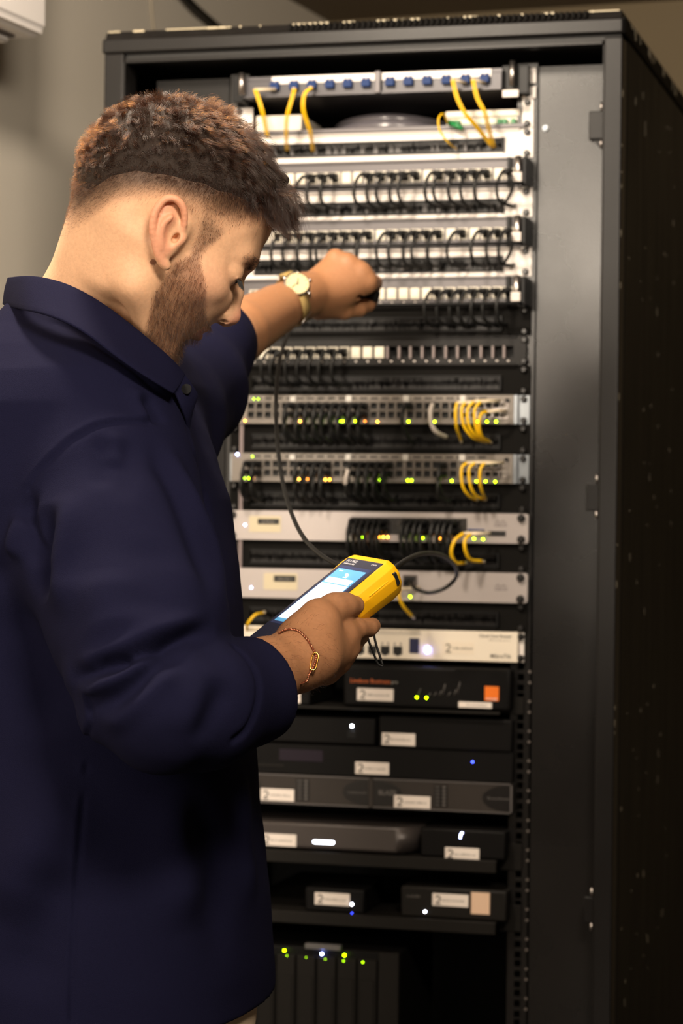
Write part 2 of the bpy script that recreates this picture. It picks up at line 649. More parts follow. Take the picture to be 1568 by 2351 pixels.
# brush panels -------------------------------------------------------------
def brush_panel(i, label, white, n=1, slot=(0.33, 0.84), group=None):
    t = unit('brush_panel', label, 'panel', i, n, group)
    z1, z0 = ztop(i) - 0.0004, ztop(i + n) + 0.0004
    H = z1 - z0
    xa, xb = EL + 0.035, ER - 0.045
    za, zb = z1 - H * slot[1], z1 - H * slot[0]
    m = M_white if white else M_black
    pl = MB()
    plate(pl, EL, ER, z0, z1, -0.002, 0.0, [(xa, xb, za, zb)])
    pl.box(EL + 0.02, ER - 0.02, -0.006, -0.002, z1 - 0.003, z1, 0.0005)
    pl.box(EL + 0.02, ER - 0.02, -0.006, -0.002, z0, z0 + 0.003, 0.0005)
    obj('face_plate', pl, m, t)
    fr = MB().box(xa, xb, -0.003, 0.004, zb - 0.003, zb).box(xa, xb, -0.003, 0.004, za, za + 0.003)
    fr.box(xb - 0.001, xb + 0.002, -0.008, 0.002, za, zb)
    obj('brush_holder', fr, M_plastic, t)
    br = MB()
    r = random.Random(i)
    x = xa + 0.001
    while x < xb - 0.001:
        w = r.uniform(0.0006, 0.0016)
        dy = r.uniform(-0.003, 0.003)
        if r.random() < 0.86:
            br.prism([(x, zb - 0.002), (x + w, zb - 0.002), (x + w * 0.8 + r.uniform(-.001, .001), (za + zb) / 2 + r.uniform(-0.002, 0.003))], 'y', 0.001 + dy * 0.3, 0.0016 + dy * 0.3)
        if r.random() < 0.86:
            br.prism([(x, za + 0.002), (x + w, za + 0.002), (x + w * 0.2 + r.uniform(-.001, .001), (za + zb) / 2 + r.uniform(-0.003, 0.002))], 'y', 0.001 + dy * 0.3, 0.0016 + dy * 0.3)
        x += w + r.uniform(0.0, 0.0004)
    obj('bristles', br, mat('brush_bristle', (0.02, 0.018, 0.018), 0.35), t, stuff=True)
    bk = MB()
    x = xa
    while x < xb - 0.012:                     # pale gear glimpsed between the bristles
        w = r.uniform(0.003, 0.008)
        if white and r.random() < 0.5:
            bk.box(x, x + w, 0.012, 0.020, za + 0.004, zb - 0.003)
        x += w + r.uniform(0.003, 0.012)
    if white:
        obj('rear_cable_stub', bk, mat('grey_stub', srgb(120, 116, 116), 0.5), t, stuff=True)
    else:
        bk.bm.free()
    screws(t, i, n=n)
    return t


brush_panel(2, 'white brush panel below the fibre shelf', True, slot=(0.30, 0.80))
brush_panel(4, 'white brush panel between the first and second silver patch panels', True, slot=(0.36, 0.86))
brush_panel(6, 'white brush panel between the second and third silver patch panels', True, slot=(0.30, 0.84))
brush_panel(8, 'black brush panel under the third silver patch panel', False)
brush_panel(10, 'black brush panel between the black patch panel and upper switch', False)
brush_panel(12, 'black brush panel between the two port-filled switches', False)
brush_panel(14, 'black brush panel above the silver switch with black badge', False)
brush_panel(16, 'black brush panel between the two plain silver-faced switches', False)
brush_panel(18, 'black brush panel above the cream router', False)

# patch panels ----------------------------------------------------------------
PORTS = [1171, 1145, 1118, 1091, 1064, 1037, 1009, 983, 956, 930, 903, 876]
PORTS += [849, 822, 796, 770, 744, 718, 691, 665, 639, 612, 588, 562]
_k = MB()
_k.box(-0.0072, 0.0072, -0.003, 0.004, -0.0085, 0.0085, 0.0006)
_k.box(-0.0058, 0.0058, -0.0042, -0.003, -0.0055, 0.0065, 0.0004)
ME_key = _k.mesh('keystone_jack', M_key)
_k = MB()
_k.box(-0.0075, -0.0055, -0.003, 0.004, -0.0085, 0.0085)
_k.box(0.0055, 0.0075, -0.003, 0.004, -0.0085, 0.0085)
_k.box(-0.0055, 0.0055, -0.003, 0.004, 0.0070, 0.0085)
_k.box(-0.0055, 0.0055, -0.003, 0.004, -0.0085, -0.0070)
_k.mi = 1
_k.box(-0.0055, 0.0055, 0.003, 0.004, -0.007, 0.007)
ME_keyo = _k.mesh('keystone_jack', [M_key, M_hole])


def patch_panel(i, label, black, empties, whites, bar=True):
    t = unit('patch_bay', label, 'patch panel', i)
    z1, z0 = ztop(i) - 0.0004, ztop(i + 1) + 0.0004
    zk = (z0 + z1) / 2 - 0.002
    hw = 0.0076
    xs = sorted(at(p, 600).x for p in PORTS)
    xs = [x for x in xs if x > EL + 0.02]
    pl = MB()
    Yf = -0.005
    plate(pl, EL + 0.002, ER - (0.006 if black else 0.016), z0, z1, Yf, Yf + 0.0015, [(x - hw, x + hw, zk - 0.009, zk + 0.009) for x in xs])
    pl.box(EL + 0.01, ER - 0.02, Yf - 0.004, Yf, z1 - 0.0025, z1, 0.0005)
    pl.box(EL + 0.01, ER - 0.02, Yf - 0.004, Yf, z0, z0 + 0.0025, 0.0005)
    obj('face_plate', pl, M_post if black else M_grey, t)
    obj('port_back', MB().box(xs[0] - 0.01, xs[-1] + 0.01, 0.012, 0.014, z0 + 0.004, z1 - 0.004), M_hole, t)
    ns = MB()
    for x in xs:
        ns.box(x - 0.0016, x + 0.0016, Yf - 0.0002, Yf, z0 + 0.0055, z0 + 0.0075)
    obj('port_number', ns, M_label, t, stuff=True)
    for k, p in enumerate(PORTS):
        x = at(p, 600).x
        if x < EL + 0.02:
            continue
        if p in empties:
            d = MB().box(x - hw, x - hw + 0.0024, Yf - 0.001, 0.006, zk - 0.009, zk + 0.009)
            obj('port_divider', d, mat('lit_divider_edge', srgb(150, 136, 134), 0.5), t)  # pale colour paints the lit left edge of the empty opening
        elif p in whites:
            inst('keystone_jack', ME_key, t, (x, Yf, zk), label='white blanked keystone jack')
        else:
            inst('keystone_jack', ME_keyo, t, (x, Yf, zk))
    if bar:
        yb = -0.050
        rb = MB()
        zr = z0 - 0.0005
        rb.tube([(EL + 0.004, yb + 0.01, zr), (EL + 0.012, yb, zr), (ER - 0.012, yb, zr), (ER - 0.004, yb + 0.01, zr)], 0.0028, 8)
        rb.box(ER - 0.0075, ER - 0.0015, yb + 0.006, 0.0, z0 - 0.002, z1 - 0.004, 0.001)
        rb.box(EL + 0.0015, EL + 0.0075, yb + 0.006, 0.0, z0 - 0.002, z1 - 0.004, 0.001)
        rb.box(ER - 0.036, ER - 0.031, Yf - 0.012, Yf, z0, z1)
        o = obj('cable_bar', rb, M_plastic, t)
        xr = ER - 0.0165
        obj('bar_handle', MB().cyl((xr, -0.03, z0 + 0.004), (xr, -0.03, z1 - 0.001), 0.0052, n=14), M_chrome, o)
        obj('label', MB().box(xr - 0.0075, xr + 0.0065, -0.037, -0.0355, z0 + 0.004, z0 + 0.0175, 0.0004), M_label, t, 'small white label on the panel end')
        pr = MB()
        print_line(pr, xr - 0.006, xr + 0.005, z0 + 0.013, 0.002, -0.037, i)
        print_line(pr, xr - 0.006, xr + 0.005, z0 + 0.009, 0.002, -0.037, i + 9)
        obj('label_print', pr, mat('faded_print', srgb(150, 140, 150), 0.6), t)
    screws(t, i, left=not bar)
    return t, zk, Yf


P3 = patch_panel(3, 'silver patch panel nearest the rack top, half filled with black cables', False, (), (1145, 983, 822, 796, 691, 665, 639))
P5 = patch_panel(5, 'silver patch panel level with the man\'s brow, almost full of black cables', False, (), (1091, 1037, 876))
P7 = patch_panel(7, 'silver patch panel right of the raised fist with white blanks', False, (), (983, 956, 930, 903, 876, 849))
P9 = patch_panel(9, 'black patch panel with a row of eleven empty openings', True, (1171, 1145, 1118, 1091, 1064, 1037, 1009, 983, 956, 930, 903), (876, 849, 822, 612, 588, 562), bar=False)

# black patch cables -------------------------------------------------------------
ME_plug = MB().box(-0.0055, 0.0055, -0.020, 0.0, -0.0045, 0.0045, 0.0012).cyl((0, -0.020, 0), (0, -0.032, -0.001), 0.0038, 0.0030, 8).mesh('plug', M_plastic)
ME_plugc = MB().box(-0.0056, 0.0056, -0.014, 0.0, -0.0046, 0.0046, 0.0008).mesh('plug', mat('clear_plug', srgb(190, 184, 176), 0.15))
ORD = ['first', 'second', 'third', 'fourth', 'fifth', 'sixth', 'seventh', 'eighth', 'ninth', 'tenth', 'eleventh', 'twelfth', 'thirteenth',
       'fourteenth', 'fifteenth', 'sixteenth', 'seventeenth', 'eighteenth', 'nineteenth', 'twentieth', 'twenty-first', 'twenty-second', 'twenty-third', 'twenty-fourth']


def patch_cable(p0, zb, label, group, seed, drop=0.06, out=0.046, swing=0.012, r=0.0027, depth=0.004, mc=None, plug=True):
    rr = random.Random(seed)
    x, y, z = p0
    t = thing('patch_cable', label, 'cable', (x, y, z), group)
    if plug:
        inst('plug', ME_plug, t, (x, y, z))
    o = out * rr.uniform(0.85, 1.1)
    s = swing * rr.uniform(0.5, 1.3)
    ex = x + rr.uniform(-0.004, 0.010)
    pts = [(x, y - 0.028, z - 0.001), (x - s * 0.5, y - o * 0.8, z - drop * 0.06), (x - s, y - o, z - drop * 0.38),
           (x - s * 0.8, y - o * 0.85, z - drop * 0.75), (ex - s * 0.1, y - o * 0.35, zb - 0.004), (ex, depth, zb + 0.001)]
    obj('cord', MB().tube(smooth_path(pts, 5), r, 6), mc or M_cable, t)
    return t


def fill_cables(P, ports, zb, name, group, base_seed, **kw):
    tt, zk, Yf = P
    for k, px in enumerate(ports):
        x = at(px, 600).x
        patch_cable((x, Yf - 0.001, zk + 0.001), zb, 'black patch cable, %s from the right on the %s' % (ORD[k], name), group, base_seed + k, **kw)


def others(P, excl):
    return [p for p in PORTS if p not in excl and p > 600]


fill_cables(P3, [1171, 1118, 1091, 1064, 1037, 1009, 956, 930, 903, 876, 849, 770, 744, 718], ztop(4) - 0.026, 'topmost silver patch panel', 'black cables on the topmost silver patch panel', 100, swing=0.014)
fill_cables(P5, [1171, 1145, 1118, 1064, 1009, 983, 956, 930, 903, 849, 822, 796, 770, 744, 718, 691, 665], ztop(6) - 0.026, 'second silver patch panel', 'black cables on the second silver patch panel', 200, drop=0.064, swing=0.013)
fill_cables(P7, [1171, 1145, 1118, 1091, 1064, 1037, 1009], ztop(8) - 0.026, 'third silver patch panel', 'black cables on the third silver patch panel', 300)
fill_cables(P9, [796, 770, 744, 718, 691, 665, 639], ztop(10) - 0.026, 'black patch panel', 'black cables on the black patch panel', 400)
# the long loop at the right end of the first two panels
for i, nm in ((3, 'topmost'), (5, 'second')):
    z = ztop(i + 1)
    t = thing('patch_cable', 'thin black cable looping down past the right end of the %s silver patch panel' % nm, 'cable', (ER - 0.025, -0.06, z))
    pts = [(ER - 0.030, -0.012, z + 0.016), (ER - 0.024, -0.05, z + 0.012), (ER - 0.021, -0.05, z - 0.006), (ER - 0.030, -0.04, z - 0.022), (ER - 0.044, -0.02, z - 0.031), (ER - 0.056, 0.003, z - 0.032)]
    obj('cord', MB().tube(smooth_path(pts, 6), 0.0024, 6), M_cable, t)

# fibre patch panel (top) ------------------------------------------------------
t = thing('fibre_patch_panel', 'grey fibre panel with blue connectors at the rack top', 'panel', (0, 0, ztop(1)))
yf = -0.035
xa, xb = at(560, 210, yf).x, at(1152, 190, yf).x
z1, z0 = ztop(0) + 0.0, ztop(1) + 0.008
M_fp = mat('fibre_panel_grey', srgb(64, 62, 66), 0.38, 0.2)
obj('panel_tray', MB().box(xa, xb, yf, 0.16, z0, z1 - 0.010, 0.001).box(xa, xb, yf - 0.006, yf, z0, z0 + 0.003).box(xa, xb, yf + 0.001, 0.16, z1 - 0.010, z1 - 0.004), M_fp, t)
obj('marking_strip', MB().box(xa + 0.045, xb - 0.016, yf - 0.0015, yf + 0.001, z1 - 0.016, z1 - 0.005), M_white, t, 'white marking strip')
xm = at(870, 195, yf).x
obj('centre_divider', MB().box(xm - 0.0045, xm + 0.0045, yf - 0.010, yf, z0, z1 - 0.003, 0.001), M_grey, t)
_fa = MB().box(-0.007, 0.007, -0.009, 0.0, -0.0065, 0.0045, 0.0008)
_fa.mi = 1
_fa.box(-0.006, -0.001, -0.006, 0.001, 0.0045, 0.0075, 0.0004).box(0.001, 0.006, -0.006, 0.001, 0.0045, 0.0075, 0.0004)
ME_fib = _fa.mesh('fibre_coupler', [M_blue, M_white])
for px in (633, 677, 718, 759, 800, 842, 897, 939, 982, 1026, 1070, 1114):
    inst('fibre_coupler', ME_fib, t, (at(px, 200, yf).x, yf, (z0 + z1) / 2 - 0.001), label='blue fibre coupler')
# fibre cable manager bracket, handles and right ear
obj('mounting_ear', MB().box(ER - 0.018, ER + 0.003, -0.002, 0.0, ztop(0) - 0.022, ztop(0) + 0.001, 0.0006), M_white, t)
obj('mounting_ear', MB().box(ER - 0.018, ER + 0.003, -0.002, 0.0, ztop(1), ztop(0) - 0.027, 0.0006), M_white, t)
xr = at(1177, 170, -0.03).x
obj('side_bracket', MB().box(xr - 0.018, xr + 0.022, -0.02, 0.0, z0 - 0.004, z1 + 0.003, 0.001), M_plastic, t)
obj('side_bracket', MB().box(xa - 0.02, xa, -0.03, 0.0, z0 - 0.004, z1, 0.001), M_plastic, t)
obj('handle_rod', MB().cyl((xr, -0.032, z0 + 0.006), (xr, -0.032, z1 + 0.006), 0.0046, n=14), M_chrome, t)
obj('handle_rod', MB().cyl((xa + 0.001, -0.05, z0 + 0.004), (xa + 0.001, -0.05, z1), 0.0046, n=14), M_chrome, t)
a, c = at(1154, 207, -0.04), at(1190, 222, -0.04)
s = obj('label', MB().box(a.x, c.x, -0.041, -0.04, c.z, a.z, 0.0003), M_label, t, 'small white label with violet print')
pr = MB()
print_line(pr, a.x + 0.003, c.x - 0.003, (a.z + c.z) / 2, 0.003, -0.041, 5)
obj('label_print', pr, mat('violet_print', srgb(120, 105, 190), 0.6), s)
inst('screw', ME_screw, t, (SR, -0.002, ztop(0) - 0.00635))
inst('screw', ME_screw, t, (SR, -0.002, ztop(1) + 0.00635))


def fibre(name, label, pts, r, m, group=None, ends=None, pair=0.0):
    t = thing(name, label, 'cable', pts[0], group)
    sp = smooth_path(pts, 6)
    obj('cord', MB().tube(sp, r, 6), m, t)
    if pair:
        obj('cord', MB().tube([p + Vector((pair, 0.0005, 0.0004)) for p in sp], r, 6), m, t)
    if ends:
        for (a, b) in ends:
            obj('connector', MB().tube([a, b], 0.0024, 6), M_boot, t)
    return t


G = 'yellow fibre leads below the fibre panel'
for (lab, q, cpx) in (
        ('yellow fibre lead at the far left of the fibre panel', [(583, 206, -.062), (590, 225, -.068), (601, 262, -.066), (612, 318, -.040)], (633, 205)),
        ('yellow fibre lead hanging in front of the white box', [(673, 204, -.062), (668, 225, -.068), (656, 270, -.066), (655, 322, -.036), (657, 345, -.010)], (677, 205)),
        ('yellow fibre lead curving left of the coiled clear hose', [(712, 201, -.062), (696, 218, -.068), (694, 255, -.066), (710, 305, -.045), (716, 348, -.006)], (718, 203)),
        ('yellow fibre lead slanting over the right end of the coiled hose', [(1036, 183, -.062), (1047, 225, -.068), (1066, 262, -.064), (1092, 292, -.045), (1128, 338, -.008)], (1070, 190)),
        ('rightmost yellow fibre lead on the fibre panel', [(1083, 183, -.062), (1093, 225, -.068), (1110, 258, -.064), (1118, 290, -.045), (1131, 338, -.008)], (1114, 190))):
    pts = [at(*k) for k in q]
    e0 = at(cpx[0], cpx[1], -0.044)
    fibre('fibre_lead', lab, pts, 0.0015, M_yellow, G, ends=[(pts[0], e0)], pair=0.0036)
pts = [at(*k) for k in [(1028, 282, -.02), (1018, 262, -.04), (1007, 272, -.05), (1010, 300, -.05), (1030, 328, -.04), (1048, 342, -.005)]]
fibre('fibre_lead', 'single yellow fibre loop left of the green connectors', pts, 0.0016, M_yellow, G)

# fibre shelf with boxes -------------------------------------------------------
t = thing('rack_shelf', 'white cantilever shelf holding the clear hose coil', 'shelf', (0, 0, ztop(2)))
zs = ztop(2)
sh = MB().box(EL + 0.015, ER - 0.012, -0.008, 0.26, zs + 0.001, zs + 0.0035).box(EL + 0.015, ER - 0.012, -0.010, -0.007, zs + 0.0005, zs + 0.006)
obj('shelf_plate', sh, M_grey, t)
obj('mounting_ear', MB().box(ER - 0.017, ER, -0.002, 0, ztop(2) + 0.0005, ztop(1) - 0.0005, 0.0006), M_white, t)
obj('mounting_ear', MB().box(EL, EL + 0.03, -0.002, 0, ztop(2) + 0.0005, ztop(1) - 0.0005, 0.0006), M_white, t)
screws(t, 1)
zs += 0.0036


def fibre_box(label, x0, x1, h, kind):
    t = thing('fibre_box', label, 'box', ((x0 + x1) / 2, 0.05, zs))
    ob = MB().box(x0, x1, 0.004, 0.12, zs, zs + h, 0.002, 2)
    obj('housing', ob, M_cream, t)
    return t


x0, x1 = at(585, 300).x, at(690, 300).x
fb = fibre_box('small white fibre box on the shelf left of the hose', x0, x1, 0.029, 0)
obj('base_seam', MB().box(x0 + 0.016, x1 - 0.02, 0.002, 0.004, zs + 0.0035, zs + 0.0048), M_plastic, fb)
x0, x1 = at(1023, 300).x, at(1192, 280).x
fb = fibre_box('white fibre box with green connectors at the shelf\'s right end', x0, x1, 0.024, 1)
obj('top_lid', MB().box(x0 - 0.001, x1 + 0.001, 0.0, 0.12, zs + 0.015, zs + 0.0255, 0.002, 2), M_cream, fb)
for px, dx in ((1040, 0), (1052, 0.0), (1148, 0), (1160, 0), (1180, 0)):
    x = at(px, 290).x
    obj('green_coupler', MB().box(x - 0.0035, x + 0.0035, -0.008, 0.004, zs + 0.003, zs + 0.0105, 0.0006), M_green, fb, 'green fibre coupler')
gb = MB()
gb.tube([at(1030, 281, -.012), at(1048, 288, -.02), at(1062, 296, -.022)], [0.004, 0.0045, 0.003], 8)
obj('green_plug', gb, M_green, fb, 'green fibre plug')
obj('green_stripe', MB().box(x0 + 0.02, x1 - 0.002, -0.0005, 0.004, zs + 0.001, zs + 0.0055), mat('pale_green_plastic', srgb(150, 170, 130), 0.5), fb)

# coil of clear braided hose ------------------------------------------------------
xc0, xc1 = at(716, 290).x, at(1018, 290).x
xc, R_ = (xc0 + xc1) / 2, (xc1 - xc0) / 2
mh = mat('clear_braided_hose', srgb(120, 118, 124), 0.25, 0.0, spec=0.5, coat=0.25)
nt = mh.node_tree
bs = nt.nodes['Principled BSDF']
tc = nt.nodes.new('ShaderNodeTexCoord')
wv = [nt.nodes.new('ShaderNodeTexWave') for _ in range(2)]
mps = [nt.nodes.new('ShaderNodeMapping') for _ in range(2)]
for k in range(2):
    mps[k].inputs['Rotation'].default_value = (0, math.radians(32 if k else -32), 0)
    wv[k].inputs['Scale'].default_value = 140
    nt.links.new(tc.outputs['Object'], mps[k].inputs['Vector'])
    nt.links.new(mps[k].outputs[0], wv[k].inputs['Vector'])
mm = nt.nodes.new('ShaderNodeMath')
mm.operation = 'MAXIMUM'
nt.links.new(wv[0].outputs['Fac'], mm.inputs[0])
nt.links.new(wv[1].outputs['Fac'], mm.inputs[1])
mx = nt.nodes.new('ShaderNodeMix')
mx.data_type = 'RGBA'
mx.inputs[6].default_value = (*srgb(22, 21, 26), 1)
mx.inputs[7].default_value = (*srgb(112, 108, 114), 1)
nt.links.new(mm.outputs[0], mx.inputs[0])
nt.links.new(mx.outputs[2], bs.inputs['Base Color'])
bs.inputs['Transmission Weight'].default_value = 0.1
coil = thing('hose_coil', 'flattened coil of clear braided hose lying on the fibre shelf', 'hose', (xc, 0.13, zs))
for k, (rad, zz, tr) in enumerate(((R_ - 0.010, 0.010, 0.0098), (R_ - 0.013, 0.0225, 0.0075))):
    pts = []
    for a in range(48):
        an = 2 * math.pi * a / 48
        sag = 0.005 * (1 + math.cos(2 * an)) if k else 0
        pts.append((xc + math.cos(an) * rad, 0.118 + math.sin(an) * rad, zs + zz - (0.0065 * abs(math.cos(an)) ** 2 if k else 0)))
    obj('hose_turn', MB().tube(pts, tr, 12, closed=True), mh, coil)

# ------------------------------------------------------------------ switches
def port_mesh(w, h, ridge=True):
    k = MB()
    k.box(-w / 2, -w / 2 + 0.0012, -0.0015, 0.006, -h / 2, h / 2)
    k.box(w / 2 - 0.0012, w / 2, -0.0015, 0.006, -h / 2, h / 2)
    k.box(-w / 2 + 0.0012, w / 2 - 0.0012, -0.0015, 0.006, h / 2 - 0.0012, h / 2)
    k.box(-w / 2 + 0.0012, w / 2 - 0.0012, -0.0015, 0.006, -h / 2, -h / 2 + 0.0012)
    k.mi = 1
    k.box(-w / 2 + 0.0012, w / 2 - 0.0012, 0.0045, 0.0055, -h / 2 + 0.0012, h / 2 - 0.0012)
    return k


ME_port = port_mesh(0.0132, 0.0122).mesh('port', [M_switch, M_hole])
ME_portd = port_mesh(0.0132, 0.0122).mesh('port', [mat('dark_port', srgb(60, 54, 48), 0.5), M_hole])
ME_sfp = port_mesh(0.0150, 0.0105).mesh('fibre_cage', [M_chrome, M_hole])


def switch48(i, label, leds, cables, name, seed, gap=()):
    t = unit('network_switch', label, 'switch', i)
    z1, z0 = ztop(i) - 0.0004, ztop(i + 1) + 0.0008
    Y = -0.012
    xl, xr = at(533, 1000, Y).x, at(1178, 1000, Y).x
    xg = at(1050, 1000, Y).x
    zr1, zr2 = z1 - 0.0165, z1 - 0.0300
    body = MB()
    body.box(xl, xr, Y + 0.007, 0.26, z0, z1)
    # front plate: bands around the port field
    xs = [xl + 0.0305 + 0.01355 * k + 0.0026 * (k // 6) for k in range(24)]
    body.box(xl, xr, Y, Y + 0.007, z1 - 0.0095, z1)
    body.box(xl, xr, Y, Y + 0.007, z0, zr2 - 0.0065)
    body.box(xl, xs[0] - 0.0070, Y, Y + 0.007, zr2 - 0.0065, z1 - 0.0095)
    body.box(xs[-1] + 0.0070, at(1057, 1000, Y).x, Y, Y + 0.007, zr2 - 0.0065, z1 - 0.0095)
    body.box(at(1153, 1000, Y).x, xr, Y, Y + 0.007, zr2 - 0.0065, z1 - 0.0095)
    for k in (5, 11, 17):
        body.box(xs[k] + 0.0067, xs[k + 1] - 0.0067, Y, Y + 0.007, zr2 - 0.0065, z1 - 0.0095)
    obj('housing', body, M_switch, t)
    for k, x in enumerate(xs):
        for z in (zr1, zr2):
            inst('port', ME_port, t, (x, Y, z))
    xf = at(1068, 1000, Y).x
    for k in range(6):
        for z in (zr1 + 0.001, zr2):
            inst('fibre_cage', ME_sfp, t, (xf + k * 0.0118 * 1.0, Y, z), scale=(0.74, 1, 1))
    vt = MB()
    for k in range(24):
        x = xl + 0.035 + k * 0.0168
        if x < xg + 0.045:
            vt.box(x, x + 0.0118, Y - 0.0002, Y + 0.001, z1 - 0.0062, z1 - 0.0036)
    obj('vent_slot', vt, M_hole, t, stuff=True)
    tb = MB()
    for px in (672, 800, 932, 1062):
        x = at(px, 1000, Y).x
        tb.box(x - 0.0045, x + 0.0045, Y - 0.0025, Y, z1 - 0.0100, z1 - 0.0008, 0.0005)
    obj('latch_tab', tb, mat('pale_tab', srgb(200, 196, 190), 0.35), t, stuff=True)
    x = at(1164, 1000, Y).x
    obj('mode_button', MB().cyl((x, Y - 0.0015, z1 - 0.0085), (x, Y, z1 - 0.0085), 0.0036), M_plastic, t)
    pr = MB()
    for k in range(4):
        print_line(pr, x - 0.003, x + 0.004, z1 - 0.017 - k * 0.006, 0.0025, Y, seed + k)
    print_line(pr, xl + 0.02, xg, z0 + 0.0028, 0.0018, Y, seed + 9)
    obj('legend_print', pr, M_printg, t, stuff=True)
    # zinc mounting brackets
    xe = at(1189, 1000, -0.002).x
    eb = MB().box(xe, ER, -0.002, 0.0, z0, z1, 0.0005).box(xe - 0.006, xe, Y + 0.002, 0.0, z0, z1).cyl((xe + 0.012, -0.0026, (z0 + z1) / 2), (xe + 0.012, -0.0019, (z0 + z1) / 2), 0.0018, n=10)
    obj('mounting_bracket', eb, M_bracket, t)
    obj('mounting_bracket', MB().box(EL, xl + 0.002, -0.002, 0.0, z0, z1, 0.0005), M_bracket, t)
    screws(t, i)
    for (k, px, py) in leds:
        q = at(px, py, Y)
        inst('status_light', LEDME[k], t, (q.x, Y - 0.0006, q.z))
    n = 0
    for (k0, k1, row) in cables:
        for k in range(k0, k1):
            for z in ((zr1, zr2) if row == 2 else ((zr1,) if row == 0 else (zr2,))):
                patch_cable((xs[k], Y - 0.001, z), ztop(i + 1) - 0.024,
                            'black cable in the %s row, %s port from the left, %s' % ('upper' if z == zr1 else 'lower', ORD[k], name),
                            'black cables on the ' + name, seed + 17 * k + (z == zr1), drop=0.045, out=0.034, swing=0.004, r=0.0029, depth=0.0015)
    return t, xs, zr1, zr2, Y


S1L = [('b', 547, 912), ('o', 563, 966), ('o', 689, 967), ('g', 701, 967), ('g', 739, 967), ('g', 780, 967), ('g', 787, 967), ('g', 816, 967),
       ('O', 838, 967), ('o', 867, 968), ('g', 938, 968), ('g', 998, 968), ('g', 1075, 968), ('g', 1097, 968), ('g', 1118, 968), ('g', 1139, 968),
       ('G', 583, 916), ('G', 593, 916)]
S2L = [('b', 545, 1043), ('G', 580, 1048), ('G', 562, 1098), ('g', 572, 1098), ('o', 581, 1098), ('o', 687, 1100), ('g', 699, 1100), ('O', 706, 1100),
       ('o', 738, 1101), ('o', 747, 1101), ('o', 757, 1101), ('g', 873, 1102), ('g', 936, 1103), ('g', 945, 1103), ('g', 1037, 1104), ('g', 1094, 1105),
       ('g', 1115, 1105), ('g', 1137, 1106)]
S1 = switch48(11, 'port-filled silver switch with bright blue light, directly below the black brush', S1L, [(5, 14, 2), (18, 19, 0)], 'upper 48-port switch', 1000)
S2 = switch48(13, 'port-filled silver switch second from the top, three yellow leads', S2L, [(0, 2, 2), (6, 10, 2), (12, 17, 2), (22, 23, 2)], 'lower 48-port switch', 2000)


def fibre_group(group, items):
    for lab, q, m, r in items:
        pts = [at(*k) for k in q]
        t = thing('fibre_lead' if m is M_yellow else 'white_cable', lab, 'cable', pts[0], group)
        obj('cord', MB().tube(smooth_path(pts, 7), r, 6), m, t)
        if m is M_yellow:
            p = pts[0]
            obj('connector', MB().tube([p, p + Vector((0.013, 0.004, 0.001)), p + Vector((0.026, 0.018, 0.002))], 0.0024, 6), M_boot, t)
            e = pts[-1]
            d = (pts[-1] - pts[-2]).normalized()
            obj('connector', MB().tube([e - d * 0.001, e + d * 0.007], 0.0022, 6), M_boot, t)


M_wcable = mat('white_cable_jacket', srgb(200, 190, 182), 0.4)
G1 = 'yellow fibre leads on the upper switch'
nth = ['leftmost', 'second', 'third', 'fourth', 'fifth']
fibre_group(G1, [
    ('leftmost yellow fibre lead on the upper switch', [(1049, 925, -.05), (1046, 945, -.055), (1048, 980, -.05), (1058, 1010, -.02)], M_yellow, 0.0024),
    ('second yellow fibre lead from the left on the upper switch', [(1068, 925, -.05), (1060, 940, -.056), (1064, 975, -.056), (1083, 1003, -.045), (1104, 1012, -.02)], M_yellow, 0.0024),
    ('middle yellow fibre lead on the upper switch', [(1088, 922, -.05), (1074, 940, -.056), (1076, 975, -.056), (1092, 1001, -.045), (1112, 1014, -.02)], M_yellow, 0.0024),
    ('fourth yellow fibre lead from the left on the upper switch', [(1103, 922, -.05), (1090, 942, -.056), (1092, 978, -.056), (1102, 1004, -.045), (1118, 1013, -.02)], M_yellow, 0.0024),
    ('rightmost yellow fibre lead on the upper switch', [(1118, 945, -.045), (1104, 952, -.054), (1100, 980, -.056), (1108, 1004, -.045), (1124, 1014, -.02)], M_yellow, 0.0024)])
G2 = 'yellow fibre leads on the lower switch'
fibre_group(G2, [
    ('left yellow fibre lead on the lower switch', [(1072, 1063, -.05), (1060, 1076, -.056), (1062, 1115, -.056), (1076, 1138, -.045), (1092, 1147, -.02)], M_yellow, 0.0024),
    ('middle yellow fibre lead on the lower switch', [(1090, 1063, -.05), (1077, 1078, -.056), (1080, 1115, -.056), (1092, 1138, -.045), (1108, 1146, -.02)], M_yellow, 0.0024),
    ('right yellow fibre lead on the lower switch', [(1112, 1064, -.05), (1103, 1078, -.056), (1102, 1108, -.056), (1108, 1132, -.045), (1114, 1145, -.02)], M_yellow, 0.0024)])
fibre_group(None, [('white cable hanging from the upper switch', [(993, 928, -.045), (988, 945, -.05), (990, 972, -.05), (1002, 992, -.045), (1024, 1003, -.02)], M_wcable, 0.0036),
                   ('short white cable hanging between black cables on the lower switch', [(799, 1078, -.05), (795, 1095, -.052), (793, 1112, -.05)], M_wcable, 0.0034)])

# two silver-faced switches ------------------------------------------------------


def rounded_plate(mb, x0, x1, z0, z1, Y0, Y1, r):
    poly = []
    for cx, cz, a0 in ((x1 - r, z1 - r, 0), (x0 + r, z1 - r, 90), (x0 + r, z0 + r, 180), (x1 - r, z0 + r, 270)):
        for k in range(5):
            a = math.radians(a0 + 22.5 * k)
            poly.append((cx + r * math.cos(a), cz + r * math.sin(a)))
    mb.prism(poly, 'y', Y0, Y1)


